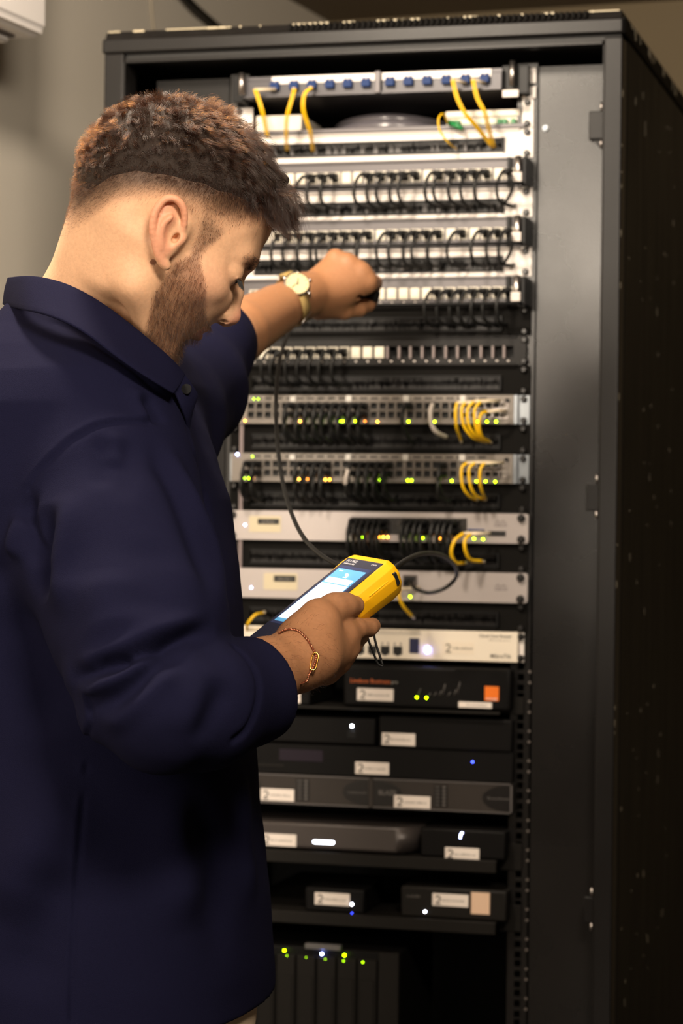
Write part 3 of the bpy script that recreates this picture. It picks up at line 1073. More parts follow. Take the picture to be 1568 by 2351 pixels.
def logo_bars(t, px, py, w, Y):
    """row of upright bars over lettering, as on the photographed faceplate"""
    c = at(px, py, Y)
    mb = MB()
    hs = [0.30, 0.52, 1.0, 0.52, 0.30, 0.52, 1.0, 0.52, 0.30]
    for k, h in enumerate(hs):
        x = c.x - w / 2 + w * k / 8
        mb.cyl((x, Y - 0.0002, c.z + 0.0012), (x, Y - 0.0002, c.z + 0.0012 + h * 0.0048), 0.00048, n=6)
    o = obj('logo_bars', mb, M_printg, t)
    text('lettering', 'CISCO', 0.0068, M_printg, t, (c.x, Y - 0.0002, c.z - 0.0032), bold=0.0002)


def silver_switch(i, label, lb, badge, ledp):
    t = unit('network_switch', label, 'switch', i)
    z1, z0 = ztop(i) + 0.0002, ztop(i + 1) - 0.0002
    Y = -0.010
    fp = MB()
    rounded_plate(fp, EL - 0.003, ER + 0.0015, z0, z1, Y, Y + 0.008, 0.0045)
    fp.box(EL + 0.02, ER - 0.02, Y + 0.006, 0.24, z0 + 0.001, z1 - 0.001)
    obj('housing', fp, M_silver, t)
    for x in (SL, SR):
        for z in (z1 - 0.0066, z0 + 0.0066):
            inst('screw', ME_screw, t, (x, Y - 0.0002, z), scale=(1.18, 1.1, 1.18))
    a, c = at(lb[0], lb[1], Y), at(lb[2], lb[3], Y)
    lp = MB()
    rounded_plate(lp, a.x, c.x, c.z, a.z, Y - 0.0006, Y, 0.002)
    o = obj('label', lp, mat('cream_label', srgb(196, 184, 156), 0.5), t, 'cream label plate')
    a, c = at(badge[0], badge[1], Y), at(badge[2], badge[3], Y)
    o2 = obj('black_badge', MB().box(a.x, c.x, Y - 0.0012, Y - 0.0005, c.z, a.z, 0.0003), M_badge, t, 'black badge with grey print')
    pr = MB()
    print_line(pr, a.x + 0.007, c.x - 0.007, (a.z + c.z) / 2, 0.0034, Y - 0.0012, i)
    obj('badge_print', pr, mat('badge_grey_print', srgb(130, 124, 116), 0.6), o2)
    q = at(ledp[0], ledp[1], Y)
    inst('status_light', LEDME['p'], t, (q.x, Y - 0.0006, q.z), scale=(1.3, 1, 1.3))
    return t, Y, z0, z1


t, Y, z0, z1 = silver_switch(15, 'silver-faced switch with black badge and crowded ports', (572, 1184, 645, 1222), (592, 1191, 641, 1204), (563, 1205))
S3 = (t, Y)
xa, xb = at(806, 1200, Y).x, at(1072, 1200, Y).x
fld = MB().box(xa, xb, Y - 0.001, Y + 0.001, z0 + 0.011, z1 - 0.008)
obj('port_field', fld, mat('port_field_dark', srgb(40, 36, 34), 0.45), t)
n = 19
pxs = [xa + 0.007 + k * (xb - xa - 0.014) / (n - 1) for k in range(n)]
for k, x in enumerate(pxs):
    if k in (6, 13):
        continue
    for z in (z1 - 0.0145, z1 - 0.0265):
        inst('port', ME_portd, t, (x, Y - 0.001, z), scale=(0.70, 1, 0.82))
for k in range(2):
    x = at(1084 + k * 21, 1224, Y).x
    inst('fibre_cage', ME_sfp, t, (x, Y, at(1090, 1224, Y).z), scale=(0.85, 1, 0.9))
obj('blue_pull_tab', MB().box(at(1075, 1218, Y).x, at(1112, 1218, Y).x, Y - 0.004, Y, at(1090, 1220, Y).z, at(1090, 1215, Y).z, 0.0004), M_blue, t, 'blue pull tab')
a, c = at(1120, 1219, Y), at(1161, 1231, Y)
obj('empty_fibre_cage', MB().box(a.x, c.x, Y - 0.001, Y, c.z, a.z), M_hole, t)
logo_bars(t, 1149, 1201, 0.017, Y)
for (k, px, py) in (('g', 830, 1233), ('o', 870, 1233), ('o', 880, 1233), ('o', 890, 1233), ('g', 960, 1235), ('g', 970, 1235), ('o', 1012, 1236), ('o', 1032, 1236), ('g', 1088, 1237), ('g', 1109, 1238)):
    q = at(px, py, Y)
    inst('status_light', LEDME[k], t, (q.x, Y - 0.0006, q.z))
for k in [0, 1, 2, 3, 4, 5, 9, 10, 11, 12, 14, 15, 16, 17]:
    for z in (z1 - 0.0145, z1 - 0.0265):
        patch_cable((pxs[k], Y - 0.001, z), ztop(16) - 0.024, 'black cable in the %s row, %s port from the left, badged silver switch' % ('upper' if z > z1 - 0.02 else 'lower', ORD[k]),
                    'black cables on the silver switch with black badge', 3000 + k * 2 + (z > z1 - 0.02), drop=0.045, out=0.034, swing=0.004, r=0.0029, depth=0.0015)
fibre_group('yellow fibre leads on the silver switch with black badge', [
    ('left yellow fibre lead on the silver switch with black badge', [(1064, 1225, -.045), (1045, 1240, -.055), (1036, 1268, -.056), (1046, 1292, -.045), (1066, 1292, -.02)], M_yellow, 0.0028),
    ('right yellow fibre lead on the silver switch with black badge', [(1080, 1227, -.045), (1068, 1240, -.055), (1068, 1262, -.056), (1080, 1285, -.045), (1106, 1289, -.02)], M_yellow, 0.0028)])

t, Y, z0, z1 = silver_switch(17, 'plain silver-faced switch partly behind the yellow tester', (606, 1315, 683, 1355), (629, 1321, 679, 1336), (577, 1349))
logo_bars(t, 1150, 1348, 0.017, Y)
q = at(942, 1370, Y)
inst('status_light', LEDME['g'], t, (q.x, Y - 0.0006, q.z))
a, c = at(925, 1320, Y), at(958, 1352, Y)
obj('console_port', MB().box(a.x, c.x, Y - 0.0015, Y, c.z, a.z, 0.0006), mat('port_surround', srgb(88, 80, 76), 0.4), t)
obj('console_cavity', MB().box(a.x + 0.003, c.x - 0.003, Y - 0.0018, Y - 0.001, c.z + 0.012, a.z - 0.002), M_hole, t)
fibre_group('yellow fibre leads behind the tester', [
    ('yellow fibre lead with ivory tip hanging right of the tester', [(918, 1352, -.04), (916, 1368, -.05), (926, 1392, -.045), (945, 1414, -.03)], M_yellow, 0.0028),
    ('dim yellow fibre lead left of the tester', [(566, 1446, -.04), (570, 1430, -.05), (586, 1412, -.045), (604, 1407, -.02)], M_yellow, 0.0022)])

# cream router ---------------------------------------------------------------
t = unit('router', 'cream rack router with bright blue light right of the hand', 'router', 19)
z1, z0 = ztop(19) + 0.0006, ztop(20) - 0.0002
Y = -0.008
xr = at(1189, 1480, Y).x
obj('housing', MB().box(EL + 0.012, xr, Y, 0.2, z0, z1, 0.0008), M_cream, t)
obj('mounting_ear', MB().box(xr + 0.0004, ER - 0.004, -0.002, 0, z0, z1, 0.0006), M_white, t)
obj('mounting_ear', MB().box(EL, EL + 0.0115, -0.002, 0, z0, z1, 0.0006), M_white, t)
screws(t, 19, -0.002)
for px in (769, 797, 826, 855, 884, 913):
    x = at(px, 1490, Y).x
    p = MB()
    p.box(x - 0.0072, x + 0.0072, Y - 0.0006, Y, z0 + 0.007, z0 + 0.0195, 0.0003)
    o = obj('port', p, M_hole, t)
    obj('port_notch', MB().box(x - 0.0032, x + 0.0032, Y - 0.0007, Y, z0 + 0.005, z0 + 0.0072), M_hole, o)
    obj('port_lamp', MB().box(x - 0.0058, x - 0.0034, Y - 0.0004, Y, z0 + 0.021, z0 + 0.025).box(x + 0.0034, x + 0.0058, Y - 0.0004, Y, z0 + 0.021, z0 + 0.025), M_printg, o, stuff=True)
pr = MB()
for k in range(24):
    x = at(862, 1458, Y).x + k * 0.0030
    pr.prism([(x, z1 - 0.0085), (x + 0.0010, z1 - 0.0085), (x + 0.0026, z1 - 0.0048), (x + 0.0016, z1 - 0.0048)], 'y', Y - 0.0002, Y)
print_line(pr, at(862, 1458, Y).x, at(965, 1458, Y).x, z1 - 0.0030, 0.0016, Y, 4)
obj('legend_print', pr, M_printg, t, stuff=True)
a, c = at(940, 1465, Y), at(962, 1500, Y)
obj('fibre_cage', MB().box(a.x, c.x, Y - 0.0012, Y, c.z, a.z, 0.0003), mat('dark_blue_cage', srgb(26, 30, 66), 0.35), t)
q = at(981, 1492, Y)
obj('power_light', MB().sph((q.x, Y - 0.0005, q.z), 0.0034, 12, 8, (1, 0.5, 1.35)), led('led_power', (0.22, 0.28, 1.0), 70), t, 'bright blue power light')
a, c = at(1015, 1474, Y), at(1088, 1502, Y)
lb = obj('label', MB().box(a.x, c.x, Y - 0.0004, Y, (a.z + c.z) / 2 - 0.009, (a.z + c.z) / 2 + 0.009), mat('label_beige', srgb(220, 208, 190), 0.5), t, 'pale label')
pr = MB()
zc = (a.z + c.z) / 2
pts = [Vector((a.x + 0.009 + math.cos(q_) * 0.0034, Y - 0.0005, zc + 0.002 + math.sin(q_) * 0.0034)) for q_ in [math.radians(d) for d in range(150, -100, -25)]] + [Vector((a.x + 0.006, Y - 0.0005, zc - 0.006)), Vector((a.x + 0.014, Y - 0.0005, zc - 0.006))]
pr.tube(pts, 0.0009, 5)
print_line(pr, a.x + 0.017, c.x - 0.003, zc, 0.0040, Y - 0.0004, 77)
obj('label_print', pr, M_print, lb)
q = at(1137, 1461, Y)
text('lettering', 'Cloud Core Router', 0.0062, M_print, t, (q.x, Y - 0.0002, q.z), bold=0.0001)
pr = MB()
print_line(pr, at(1122, 1468, Y).x, at(1171, 1468, Y).x, at(1150, 1470, Y).z, 0.0022, Y, 78)
obj('legend_print', pr, M_printg, t)
q = at(1149, 1507, Y)
text('lettering', 'MikroTik', 0.0085, M_print, t, (q.x, Y - 0.0002, q.z), bold=0.0001)

# loose equipment on shelves ------------------------------------------------------
M_dk = mat('matt_black_case', (0.005, 0.0046, 0.0046), 0.5, spec=0.10)
M_dk2 = mat('satin_dark_case', srgb(24, 22, 20), 0.5, spec=0.15)
M_sh = mat('dark_shelf_metal', srgb(24, 22, 20), 0.5, spec=0.15)


def shelf(label, py, Yf, h=0.014):
    z = at(1150, py, Yf).z
    t = thing('rack_shelf', label, 'shelf', (0, 0, z - h))
    obj('shelf_plate', MB().box(EL + 0.018, ER - 0.035, Yf + 0.003, 0.36, z - 0.002, z).box(EL + 0.018, ER - 0.035, Yf, Yf + 0.003, z - h, z, 0.0008), M_sh, t)
    obj('mounting_ear', MB().box(ER - 0.036, ER - 0.004, -0.001, 0.001, z - h, z + 0.022, 0.0005), M_sh, t)
    return z


def box_gear(name, label, cat, px0, px1, py0, py1, Y, m, zbase=None, depth=0.18, b=0.003, seg=2):
    a, c = at(px0, (py0 + py1) / 2, Y), at(px1, (py0 + py1) / 2, Y)
    zt, zb = at((px0 + px1) / 2, py0, Y).z, at((px0 + px1) / 2, py1, Y).z
    if zbase is not None:
        zb = zbase + 0.0005
    t = thing(name, label, cat, ((a.x + c.x) / 2, Y + depth / 2, zb))
    obj('housing', MB().box(a.x, c.x, Y, Y + depth, zb, zt, b, seg), m, t)
    return t, a.x, c.x, zb, zt


def disc_led(t, k, px, py, Y, s=1.0):
    q = at(px, py, Y)
    inst('status_light', LEDME[k], t, (q.x, Y - 0.0006, q.z), scale=(s, 1, s))


Y = -0.02
zsf = shelf('dark shelf under the black modem with the orange square', 1636, Y - 0.005, 0.004)
t, xa, xb, zb, zt = box_gear('broadband_modem', 'black broadband modem with orange square below the cream router', 'modem', 787, 1174, 1530, 1634, Y, M_dk, zsf, 0.2, 0.006, 3)
obj('top_ridge', MB().box(at(1045, 1535, Y).x, at(1165, 1535, Y).x, Y - 0.0015, Y + 0.001, at(1100, 1540, Y).z, at(1100, 1536, Y).z, 0.0004), M_dk2, t)
sticker(t, 820, 1579, 903, 1611, Y, 21)
M_or = mat('orange_print', srgb(226, 112, 22), 0.5)
q = at(850, 1564, Y)
text('lettering', 'Livebox Business', 0.0092, mat('dim_orange_print', srgb(176, 84, 22), 0.5), t, (q.x, Y - 0.0002, q.z), bold=0.0001)
q = at(906, 1566, Y)
text('lettering', 'pro', 0.007, mat('pale_print', srgb(150, 145, 140), 0.5), t, (q.x, Y - 0.0002, q.z))
disc_led(t, 'g', 957, 1601, Y, 1.15)
disc_led(t, 'g', 979, 1602, Y, 1.15)
pr = MB()
for k, (px, py, h) in enumerate(((962, 1588, 14), (985, 1595, 8), (998, 1594, 9), (1010, 1592, 12), (1018, 1584, 26), (1030, 1594, 9), (1044, 1590, 14), (1052, 1580, 28))):
    q0, q1 = at(px - 2, py + h / 2, Y), at(px + 4, py - h / 2, Y)
    pr.tube([q0 + Vector((0, -0.0002, 0)), q1 + Vector((0, -0.0002, 0))], 0.0008, 4)
obj('icon_print', pr, mat('dim_icon_print', srgb(84, 80, 78), 0.5), t)
a, c = at(1113, 1576, Y), at(1145, 1609, Y)
lg = obj('orange_logo', MB().box(a.x, c.x, Y - 0.0006, Y, (a.z + c.z) / 2 - (c.x - a.x) / 2, (a.z + c.z) / 2 + (c.x - a.x) / 2), M_or, t, 'orange square logo')
text('lettering', 'orange', 0.0062, M_white, lg, ((a.x + c.x) / 2, Y - 0.0008, (a.z + c.z) / 2 - 0.0075))
a, c = at(1053, 1612, Y), at(1129, 1625, Y)
s = obj('strip_label', MB().box(a.x, c.x, Y - 0.0006, Y, (a.z + c.z) / 2 - 0.0042, (a.z + c.z) / 2 + 0.0042), M_label, t, 'narrow white strip label')
pr = MB()
print_line(pr, a.x + 0.012, c.x - 0.008, (a.z + c.z) / 2, 0.003, Y - 0.0006, 8)
obj('label_print', pr, M_printg, s)
t, xa, xb, zb, zt = box_gear('media_converter', 'small black box with white label beneath the man\'s hand', 'box', 560, 712, 1560, 1634, Y, M_dk, zsf, 0.15)
sticker(t, 640, 1584, 690, 1615, Y, 22, icon=False)

Y = -0.012
t, xa, xb, zb, zt = box_gear('disk_recorder', 'black box with white light under the black modem', 'box', 545, 862, 1644, 1706, Y, M_dk, None, 0.2)
disc_led(t, 'w', 808, 1667, Y, 1.5)
obj('light_well', MB().box(at(797, 1690, Y).x, at(818, 1690, Y).x, Y - 0.001, Y, at(800, 1695, Y).z, at(800, 1678, Y).z, 0.0005), M_plastic, t)
t, xa, xb, zb, zt = box_gear('disk_recorder', 'black box with one white label, right of the white light', 'box', 869, 1176, 1648, 1722, Y, M_dk, None, 0.2)
sticker(t, 877, 1681, 953, 1714, Y, 23)
t, xa, xb, zb, zt = box_gear('audio_receiver', 'black receiver with small blue light above the twin amplifier', 'receiver', 545, 1178, 1714, 1786, Y + 0.004, M_dk, None, 0.25, 0.002)
sticker(t, 816, 1747, 893, 1781, Y + 0.004, 24)
disc_led(t, 'B', 1085, 1749, Y + 0.004)
obj('display_window', MB().box(at(640, 1735, Y).x, at(740, 1735, Y).x, Y + 0.003, Y + 0.005, at(700, 1748, Y).z, at(700, 1722, Y).z), mat('violet_display', srgb(30, 24, 36), 0.15), t, 'dark violet display window')
obj('trim_strip', MB().box(at(583, 1756, Y).x, at(650, 1756, Y).x, Y + 0.003, Y + 0.005, at(620, 1760, Y).z, at(620, 1754, Y).z), M_dk2, t)

# twin amplifier ------------------------------------------------------------------
Y = -0.014
M_amp = mat('amp_grey', srgb(48, 43, 40), 0.5, 0.1, spec=0.3, noise=0.08, nscale=200)
z1, z0 = at(1176, 1800, Y).z, at(1176, 1869, Y).z
xa, xb = at(545, 1830, Y).x, at(1176, 1830, Y).x
t = thing('power_amplifier', 'grey twin power amplifier with dark oval emblems', 'amplifier', ((xa + xb) / 2, 0, z0))
obj('housing', MB().box(xa, xb, Y, 0.25, z0, z1, 0.001), M_amp, t)
obj('edge_trim', MB().box(xb - 0.003, xb, Y - 0.0012, Y, z0, z1).box(xa, xb, Y - 0.0012, Y, z0, z0 + 0.002).box(xa, xb, Y - 0.0012, Y, z1 - 0.002, z1), mat('amp_trim', srgb(96, 92, 92), 0.35, 0.3), t)
xm = at(852, 1820, Y).x
obj('centre_bar', MB().box(xm - 0.0035, xm + 0.0035, Y - 0.002, Y, z0, z1, 0.0006), M_amp, t)
M_oval = mat('oval_black', (0.009, 0.008, 0.008), 0.3)
M_ovt = mat('oval_print', srgb(92, 88, 86), 0.5)


def half_oval(xe, sgn, w, name='oval_emblem', word=None):
    zc, hh = (z0 + z1) / 2, (z1 - z0) / 2 - 0.0028
    poly = [(xe + sgn * w * math.cos(a), zc + hh * math.sin(a)) for a in [math.radians(-90 + 12 * k) for k in range(16)]]
    if sgn < 0:
        poly = poly[::-1]
    mb = MB()
    mb.prism(poly, 'y', Y - 0.0008, Y)
    o = obj(name, mb, M_oval, t)
    if word:
        text('lettering', word, 0.0098, M_ovt, o, (xe + sgn * w * 0.48, Y - 0.001, zc + 0.001), bold=0.0002)
    else:
        pr = MB()
        print_line(pr, min(xe, xe + sgn * w * 0.86) + 0.002, max(xe, xe + sgn * w * 0.86) - 0.002, zc, 0.0035, Y - 0.0008, int(abs(xe) * 1000))
        obj('emblem_print', pr, M_ovt, o)


half_oval(xm - 0.0045, -1, 0.040)
half_oval(xm + 0.0045, 1, 0.044, word='BLAZE')
half_oval(xb - 0.0035, -1, 0.042)
half_oval(at(577, 1820, Y).x, 1, 0.016)
for px in (695, 1012):
    x = at(px, 1825, Y).x
    mt = obj('level_meter', MB().box(x - 0.0105, x + 0.0105, Y - 0.0008, Y, z0 + 0.006, z1 - 0.006, 0.0003), M_oval, t)
    mb = MB()
    for k in range(6):
        zz = z0 + 0.009 + k * (z1 - z0 - 0.018) / 5
        mb.box(x + 0.003, x + 0.0075, Y - 0.0012, Y - 0.0007, zz - 0.0013, zz + 0.0013)
        mb.box(x - 0.008, x - 0.002, Y - 0.0010, Y - 0.0007, zz - 0.0006, zz + 0.0006)
    obj('meter_segment', mb, M_ovt, mt)
sticker(t, 599, 1808, 675, 1842, Y - 0.001, 25)
sticker(t, 905, 1825, 988, 1858, Y - 0.001, 26)

# shelf with grey rounded computer and black box --------------------------------------
Y = -0.03
zsf = shelf('dark shelf under the rounded grey computer', 1978, Y - 0.01, 0.018)
xa, xb = at(520, 1935, Y).x, at(955, 1935, Y).x
zb, zt = zsf + 0.004, zsf + 0.004 + 0.037
t = thing('mini_computer', 'grey rounded mini computer with white light bar', 'computer', ((xa + xb) / 2, Y + 0.1, zsf))
w = xb - xa
poly = []
r = 0.032
for cx, cy, a0 in ((xb - r, Y + 0.2 - r, 0), (xa + r, Y + 0.2 - r, 90), (xa + r, Y + r, 180), (xb - r, Y + r, 270)):
    for k in range(9):
        a = math.radians(a0 + 90 * k / 8)
        poly.append((cx + r * math.cos(a), cy + r * math.sin(a)))
mb = MB()
mb.prism(poly, 'z', zb, zt)
bmesh.ops.bevel(mb.bm, geom=[e for e in mb.bm.edges if abs(e.verts[0].co.z - e.verts[1].co.z) < 1e-6], offset=0.003, segments=3, affect='EDGES')
for f in mb.bm.faces:
    f.smooth = f.calc_area() < .002
obj('housing', mb, mat('computer_grey', srgb(66, 60, 58), 0.4, 0.3), t)
obj('foot_ring', MB().box(xa + 0.02, xb - 0.02, Y + 0.02, Y + 0.18, zsf + 0.0003, zb + 0.001), M_dk, t)
a, c = at(716, 1927, Y), at(770, 1940, Y)
mb = MB()
zc = (a.z + c.z) / 2
rounded_plate(mb, a.x + 0.002, c.x - 0.002, zc - 0.0024, zc + 0.0024, Y - 0.0006, Y + 0.001, 0.0023)
obj('light_bar', mb, led('led_bar', (0.82, 0.86, 1.0), 9), t, 'white light bar')
sticker(t, 600, 1912, 680, 1945, Y, 27)
t, xa, xb, zb, zt = box_gear('set_top_box', 'black box with small curved light, right of the grey computer', 'box', 965, 1160, 1905, 1985, Y, M_dk, zsf, 0.15)
c = at(1059, 1918, Y)
mb = MB()
mb.tube([c + Vector((0.0022, -0.0004, 0.0045)), c + Vector((-0.0006, -0.0004, 0.002)), c + Vector((-0.0016, -0.0004, -0.0045))], 0.0012, 6)
obj('curved_light', mb, led('led_curve', (0.5, 0.55, 1.0), 10), t, 'small curved blue-white light')
sticker(t, 1022, 1944, 1100, 1978, Y, 28)

zsf = shelf('dark shelf under the two small network boxes', 2120, Y - 0.01, 0.018)
t, xa, xb, zb, zt = box_gear('network_box', 'small black network box with label and white light', 'box', 700, 836, 2040, 2105, Y, M_dk, zsf, 0.12)
sticker(t, 723, 2048, 803, 2081, Y, 29)
disc_led(t, 'w', 808, 2076, Y, 1.3)
disc_led(t, 'B', 808, 2096, Y, 0.5)  # glowing dot imitates a blue reflection, no lamp of the box
t, xa, xb, zb, zt = box_gear('network_box', 'dark network box with peach sticker beside its label', 'box', 920, 1163, 2040, 2116, Y, M_dk2, zsf, 0.14)
sticker(t, 993, 2050, 1075, 2084, Y, 30)
a, c = at(1082, 2048, Y), at(1124, 2100, Y)
obj('peach_sticker', MB().box(a.x, c.x, Y - 0.0006, Y, c.z, a.z), mat('peach_paper', srgb(214, 182, 156), 0.6), t, 'blank peach sticker')
disc_led(t, 'w', 976, 2093, Y, 1.0)
pr = MB()
print_line(pr, at(934, 2057, Y).x, at(964, 2057, Y).x, at(950, 2057, Y).z, 0.004, Y, 5)
obj('legend_print', pr, M_ovt, t)

# bottom: disk array --------------------------------------------------------------
Y = -0.04
xa, xb = at(540, 2250, Y).x, at(915, 2250, Y).x
zt = at(915, 2190, Y).z
zb = zt - 0.22
zsf = zb - 0.0005
t = thing('rack_shelf', 'lowest shelf carrying the dark disk array', 'shelf', (0, 0, zb - 0.006))
obj('shelf_plate', MB().box(EL + 0.018, ER - 0.03, Y - 0.01, 0.4, zb - 0.006, zb - 0.0005), M_sh, t)
t = thing('disk_array', 'dark disk array with upright bays at the rack bottom', 'disk array', ((xa + xb) / 2, 0.05, zb))
obj('housing', MB().box(xa, xb, Y + 0.006, Y + 0.23, zb, zt, 0.002), M_dk, t)
obj('side_fascia', MB().box(at(868, 2250, Y).x, xb, Y, Y + 0.006, zb, zt, 0.001), M_dk2, t)
bw = (at(866, 2250, Y).x - xa) / 7
ME_bay = MB().box(-bw / 2 + 0.0014, bw / 2 - 0.0014, 0, 0.008, -0.195, 0, 0.001).box(-bw / 2 + 0.005, bw / 2 - 0.005, -0.001, 0.0, -0.17, -0.03, 0.0008).mesh('disk_bay', M_dk2)
for k in range(7):
    inst('disk_bay', ME_bay, t, (xa + bw * (k + 0.5), Y, zt - 0.012))
a, c = at(700, 2165, Y), at(782, 2181, Y)
obj('handle_strip', MB().box(a.x, c.x, Y - 0.002, Y + 0.010, zt - 0.001, zt + 0.007, 0.001), mat('strip_grey', srgb(90, 88, 88), 0.4), t)
for k, px, py, s in (('g', 653, 2182, 1.3), ('b', 739, 2190, 1.0), ('g', 791, 2193, 1.3), ('G', 659, 2194, 0.6), ('G', 703, 2198, 0.5), ('G', 747, 2202, 0.6), ('G', 789, 2206, 0.8), ('G', 833, 2209, 1.0)):
    disc_led(t, k, px, py, Y - 0.0005, s)

# air conditioner and cables on the left wall -----------------------------------------
M_ac = mat('air_conditioner_white', srgb(240, 234, 230), 0.4)

# ------------------------------------------------------------------ solid modelling of the figure: distance field -> one smooth mesh
f32 = np.float32


def V3(p):
    return np.array([p[0], p[1], p[2]], dtype=np.float64)


def pt(px, py, d):
    return V3(atd(px, py, d))


class Solid:
    """ordered list of rounded primitives combined smoothly; local frame given by a 3x3 matrix and an origin"""

    def __init__(s):
        s.ops = []

    def add(s, fn, c, rad, op='u', k=0.01):
        s.ops.append((fn, V3(c), float(rad), op, float(k)))

    def ell(s, c, r, M=None, op='u', k=0.01):
        """ellipsoid, M = 3x3 whose rows are its world axes"""
        c = V3(c)
        M = np.eye(3) if M is None else np.asarray(M)
        ri = 1.0 / np.array(r)

        def fn(P):
            q = (P - c) @ M.T
            a = q * ri
            k0 = np.sqrt((a * a).sum(-1)) + 1e-9
            b = a * ri
            k1 = np.sqrt((b * b).sum(-1)) + 1e-9
            return k0 * (k0 - 1.0) / k1
        s.add(fn, c, max(r), op, k)

    def cap(s, a, b, ra, rb=None, op='u', k=0.01, sq=None):
        """tapered capsule; sq = (unit axis, factor) flattens it along the axis"""
        rb = ra if rb is None else rb
        a, b = V3(a), V3(b)
        d = b - a
        L2 = float(d @ d) + 1e-12

        def fn(P):
            q = P - a
            t = np.clip((q @ d) / L2, 0, 1)
            w = q - t[..., None] * d
            if sq is not None:
                ax = np.asarray(sq[0])
                w = w + (w @ ax)[..., None] * ax * (1.0 / sq[1] - 1.0)
                return (np.sqrt((w * w).sum(-1)) - (ra + (rb - ra) * t)) * min(1, sq[1])
            return np.sqrt((w * w).sum(-1)) - (ra + (rb - ra) * t)
        s.add(fn, (a + b) / 2, np.sqrt(L2) / 2 + max(ra, rb) * (1.3 if sq is None else 1.3 * max(1, sq[1])), op, k)

    def chain(s, pts, op='u', k=0.01, kin=0.008, sq=None):
        """pts: list of (point, radius)"""
        for i in range(len(pts) - 1):
            s.cap(pts[i][0], pts[i + 1][0], pts[i][1], pts[i + 1][1], op, k if i == 0 else kin, sq)

    def ev(s, P, c=None, R=0.0):
        d = np.full(P.shape[:-1], 1.0)
        for fn, cc, rad, op, k in s.ops:
            if c is not None:
                dd = float(np.sqrt(((cc - c) ** 2).sum()))
                if dd - rad > R + k + 0.03:
                    continue
            v = fn(P)
            if op == 'u':
                if k > 0:
                    h = np.maximum(k - np.abs(d - v), 0) / k
                    d = np.minimum(d, v) - h * h * k * 0.25
                else:
                    d = np.minimum(d, v)
            elif op == 's':
                v = -v
                if k > 0:
                    h = np.maximum(k - np.abs(d - v), 0) / k
                    d = np.maximum(d, v) + h * h * k * 0.25
                else:
                    d = np.maximum(d, v)
            elif op == 'i':
                d = np.maximum(d, v)
        return d

    def hit(s, px, py, d0=2.0, d1=3.4):
        """first point of the solid along the ray through a pixel"""
        o = V3(CAM)
        v = V3(atd(px, py, 1.0)) - o
        vl = np.linalg.norm(v)
        t = d0
        for _ in range(90):
            p = o + v * t
            e = float(s.ev(p[None, :])[0])
            if e < 0.0006:
                break
            t += e * 0.85 / vl
            if t > d1:
                return None
        return p


def surface(sol, lo, hi, h, B=16):
    """sparse surface nets -> verts (n,3), quads (m,4)"""
    lo, hi = V3(lo), V3(hi)
    nb = np.ceil((hi - lo) / (B * h)).astype(int)
    off = np.arange(B + 1) * h
    gx, gy, gz = np.meshgrid(off, off, off, indexing='ij')
    G = np.stack([gx, gy, gz], -1)
    ci, cj, ck = np.meshgrid(*[np.arange(n) for n in nb], indexing='ij')
    ids = np.stack([ci.ravel(), cj.ravel(), ck.ravel()], -1)
    cen = lo + (ids + 0.5) * B * h
    half = B * h * math.sqrt(3) / 2
    keep = []
    for a in range(0, len(cen), 4096):
        v = sol.ev(cen[a:a + 4096])
        keep.append(np.abs(v) < half * 2.3 + 0.01)
    ids = ids[np.concatenate(keep)]
    Vv, KK, QQ = [], [], []
    N = nb * B + 2
    keyf = lambda I: (I[:, 0] * N[1] + I[:, 1]) * N[2] + I[:, 2]
    corners = [(0, 0, 0), (1, 0, 0), (0, 1, 0), (1, 1, 0), (0, 0, 1), (1, 0, 1), (0, 1, 1), (1, 1, 1)]
    ed = [(a, b) for a in range(8) for b in range(a + 1, 8) if sum(abs(corners[a][q] - corners[b][q]) for q in range(3)) == 1]
    CO = np.array(corners, float)
    for bid in ids:
        o = lo + bid * B * h
        c = o + B * h / 2
        F = sol.ev(G + o, c, half)
        if F.min() > 0 or F.max() < 0:
            continue
        neg = F < 0
        cnt = np.zeros((B, B, B), int)
        for q in corners:
            cnt += neg[q[0]:B + q[0], q[1]:B + q[1], q[2]:B + q[2]]
        I = np.argwhere((cnt > 0) & (cnt < 8))
        if len(I) == 0:
            continue
        vals = np.stack([F[I[:, 0] + q[0], I[:, 1] + q[1], I[:, 2] + q[2]] for q in corners], 1)
        acc = np.zeros((len(I), 3))
        n = np.zeros(len(I))
        for a, b in ed:
            va, vb = vals[:, a], vals[:, b]
            m = (va < 0) != (vb < 0)
            t = np.where(m, va / np.where(m, va - vb, 1), 0)
            acc += m[:, None] * (CO[a] + (CO[b] - CO[a]) * t[:, None])
            n += m
        Vv.append(o + (I + acc / n[:, None]) * h)
        gi = I + bid * B
        KK.append(keyf(gi + 1))
        # crossing edges that start at corners of this block
        for ax in range(3):
            sl0 = neg[:B, :B, :B]
            sh = [slice(0, B)] * 3
            sh[ax] = slice(1, B + 1)
            cr = sl0 != neg[tuple(sh)]
            J = np.argwhere(cr)
            if len(J) == 0:
                continue
            fl = sl0[J[:, 0], J[:, 1], J[:, 2]]
            g = J + bid * B + 1
            u = np.zeros(3, int)
            u[(ax + 1) % 3] = 1
            w = np.zeros(3, int)
            w[(ax + 2) % 3] = 1
            q = np.stack([keyf(g), keyf(g - u), keyf(g - u - w), keyf(g - w)], 1)
            q[~fl] = q[~fl][:, ::-1]
            QQ.append(q)
    Vv = np.concatenate(Vv)
    KK = np.concatenate(KK)
    QQ = np.concatenate(QQ)
    order = np.argsort(KK)
    ks = KK[order]
    pos = np.searchsorted(ks, QQ)
    pos = np.clip(pos, 0, len(ks) - 1)
    ok = (ks[pos] == QQ).all(1)
    print('dropped quads', int((~ok).sum()))
    return Vv, order[pos[ok]]


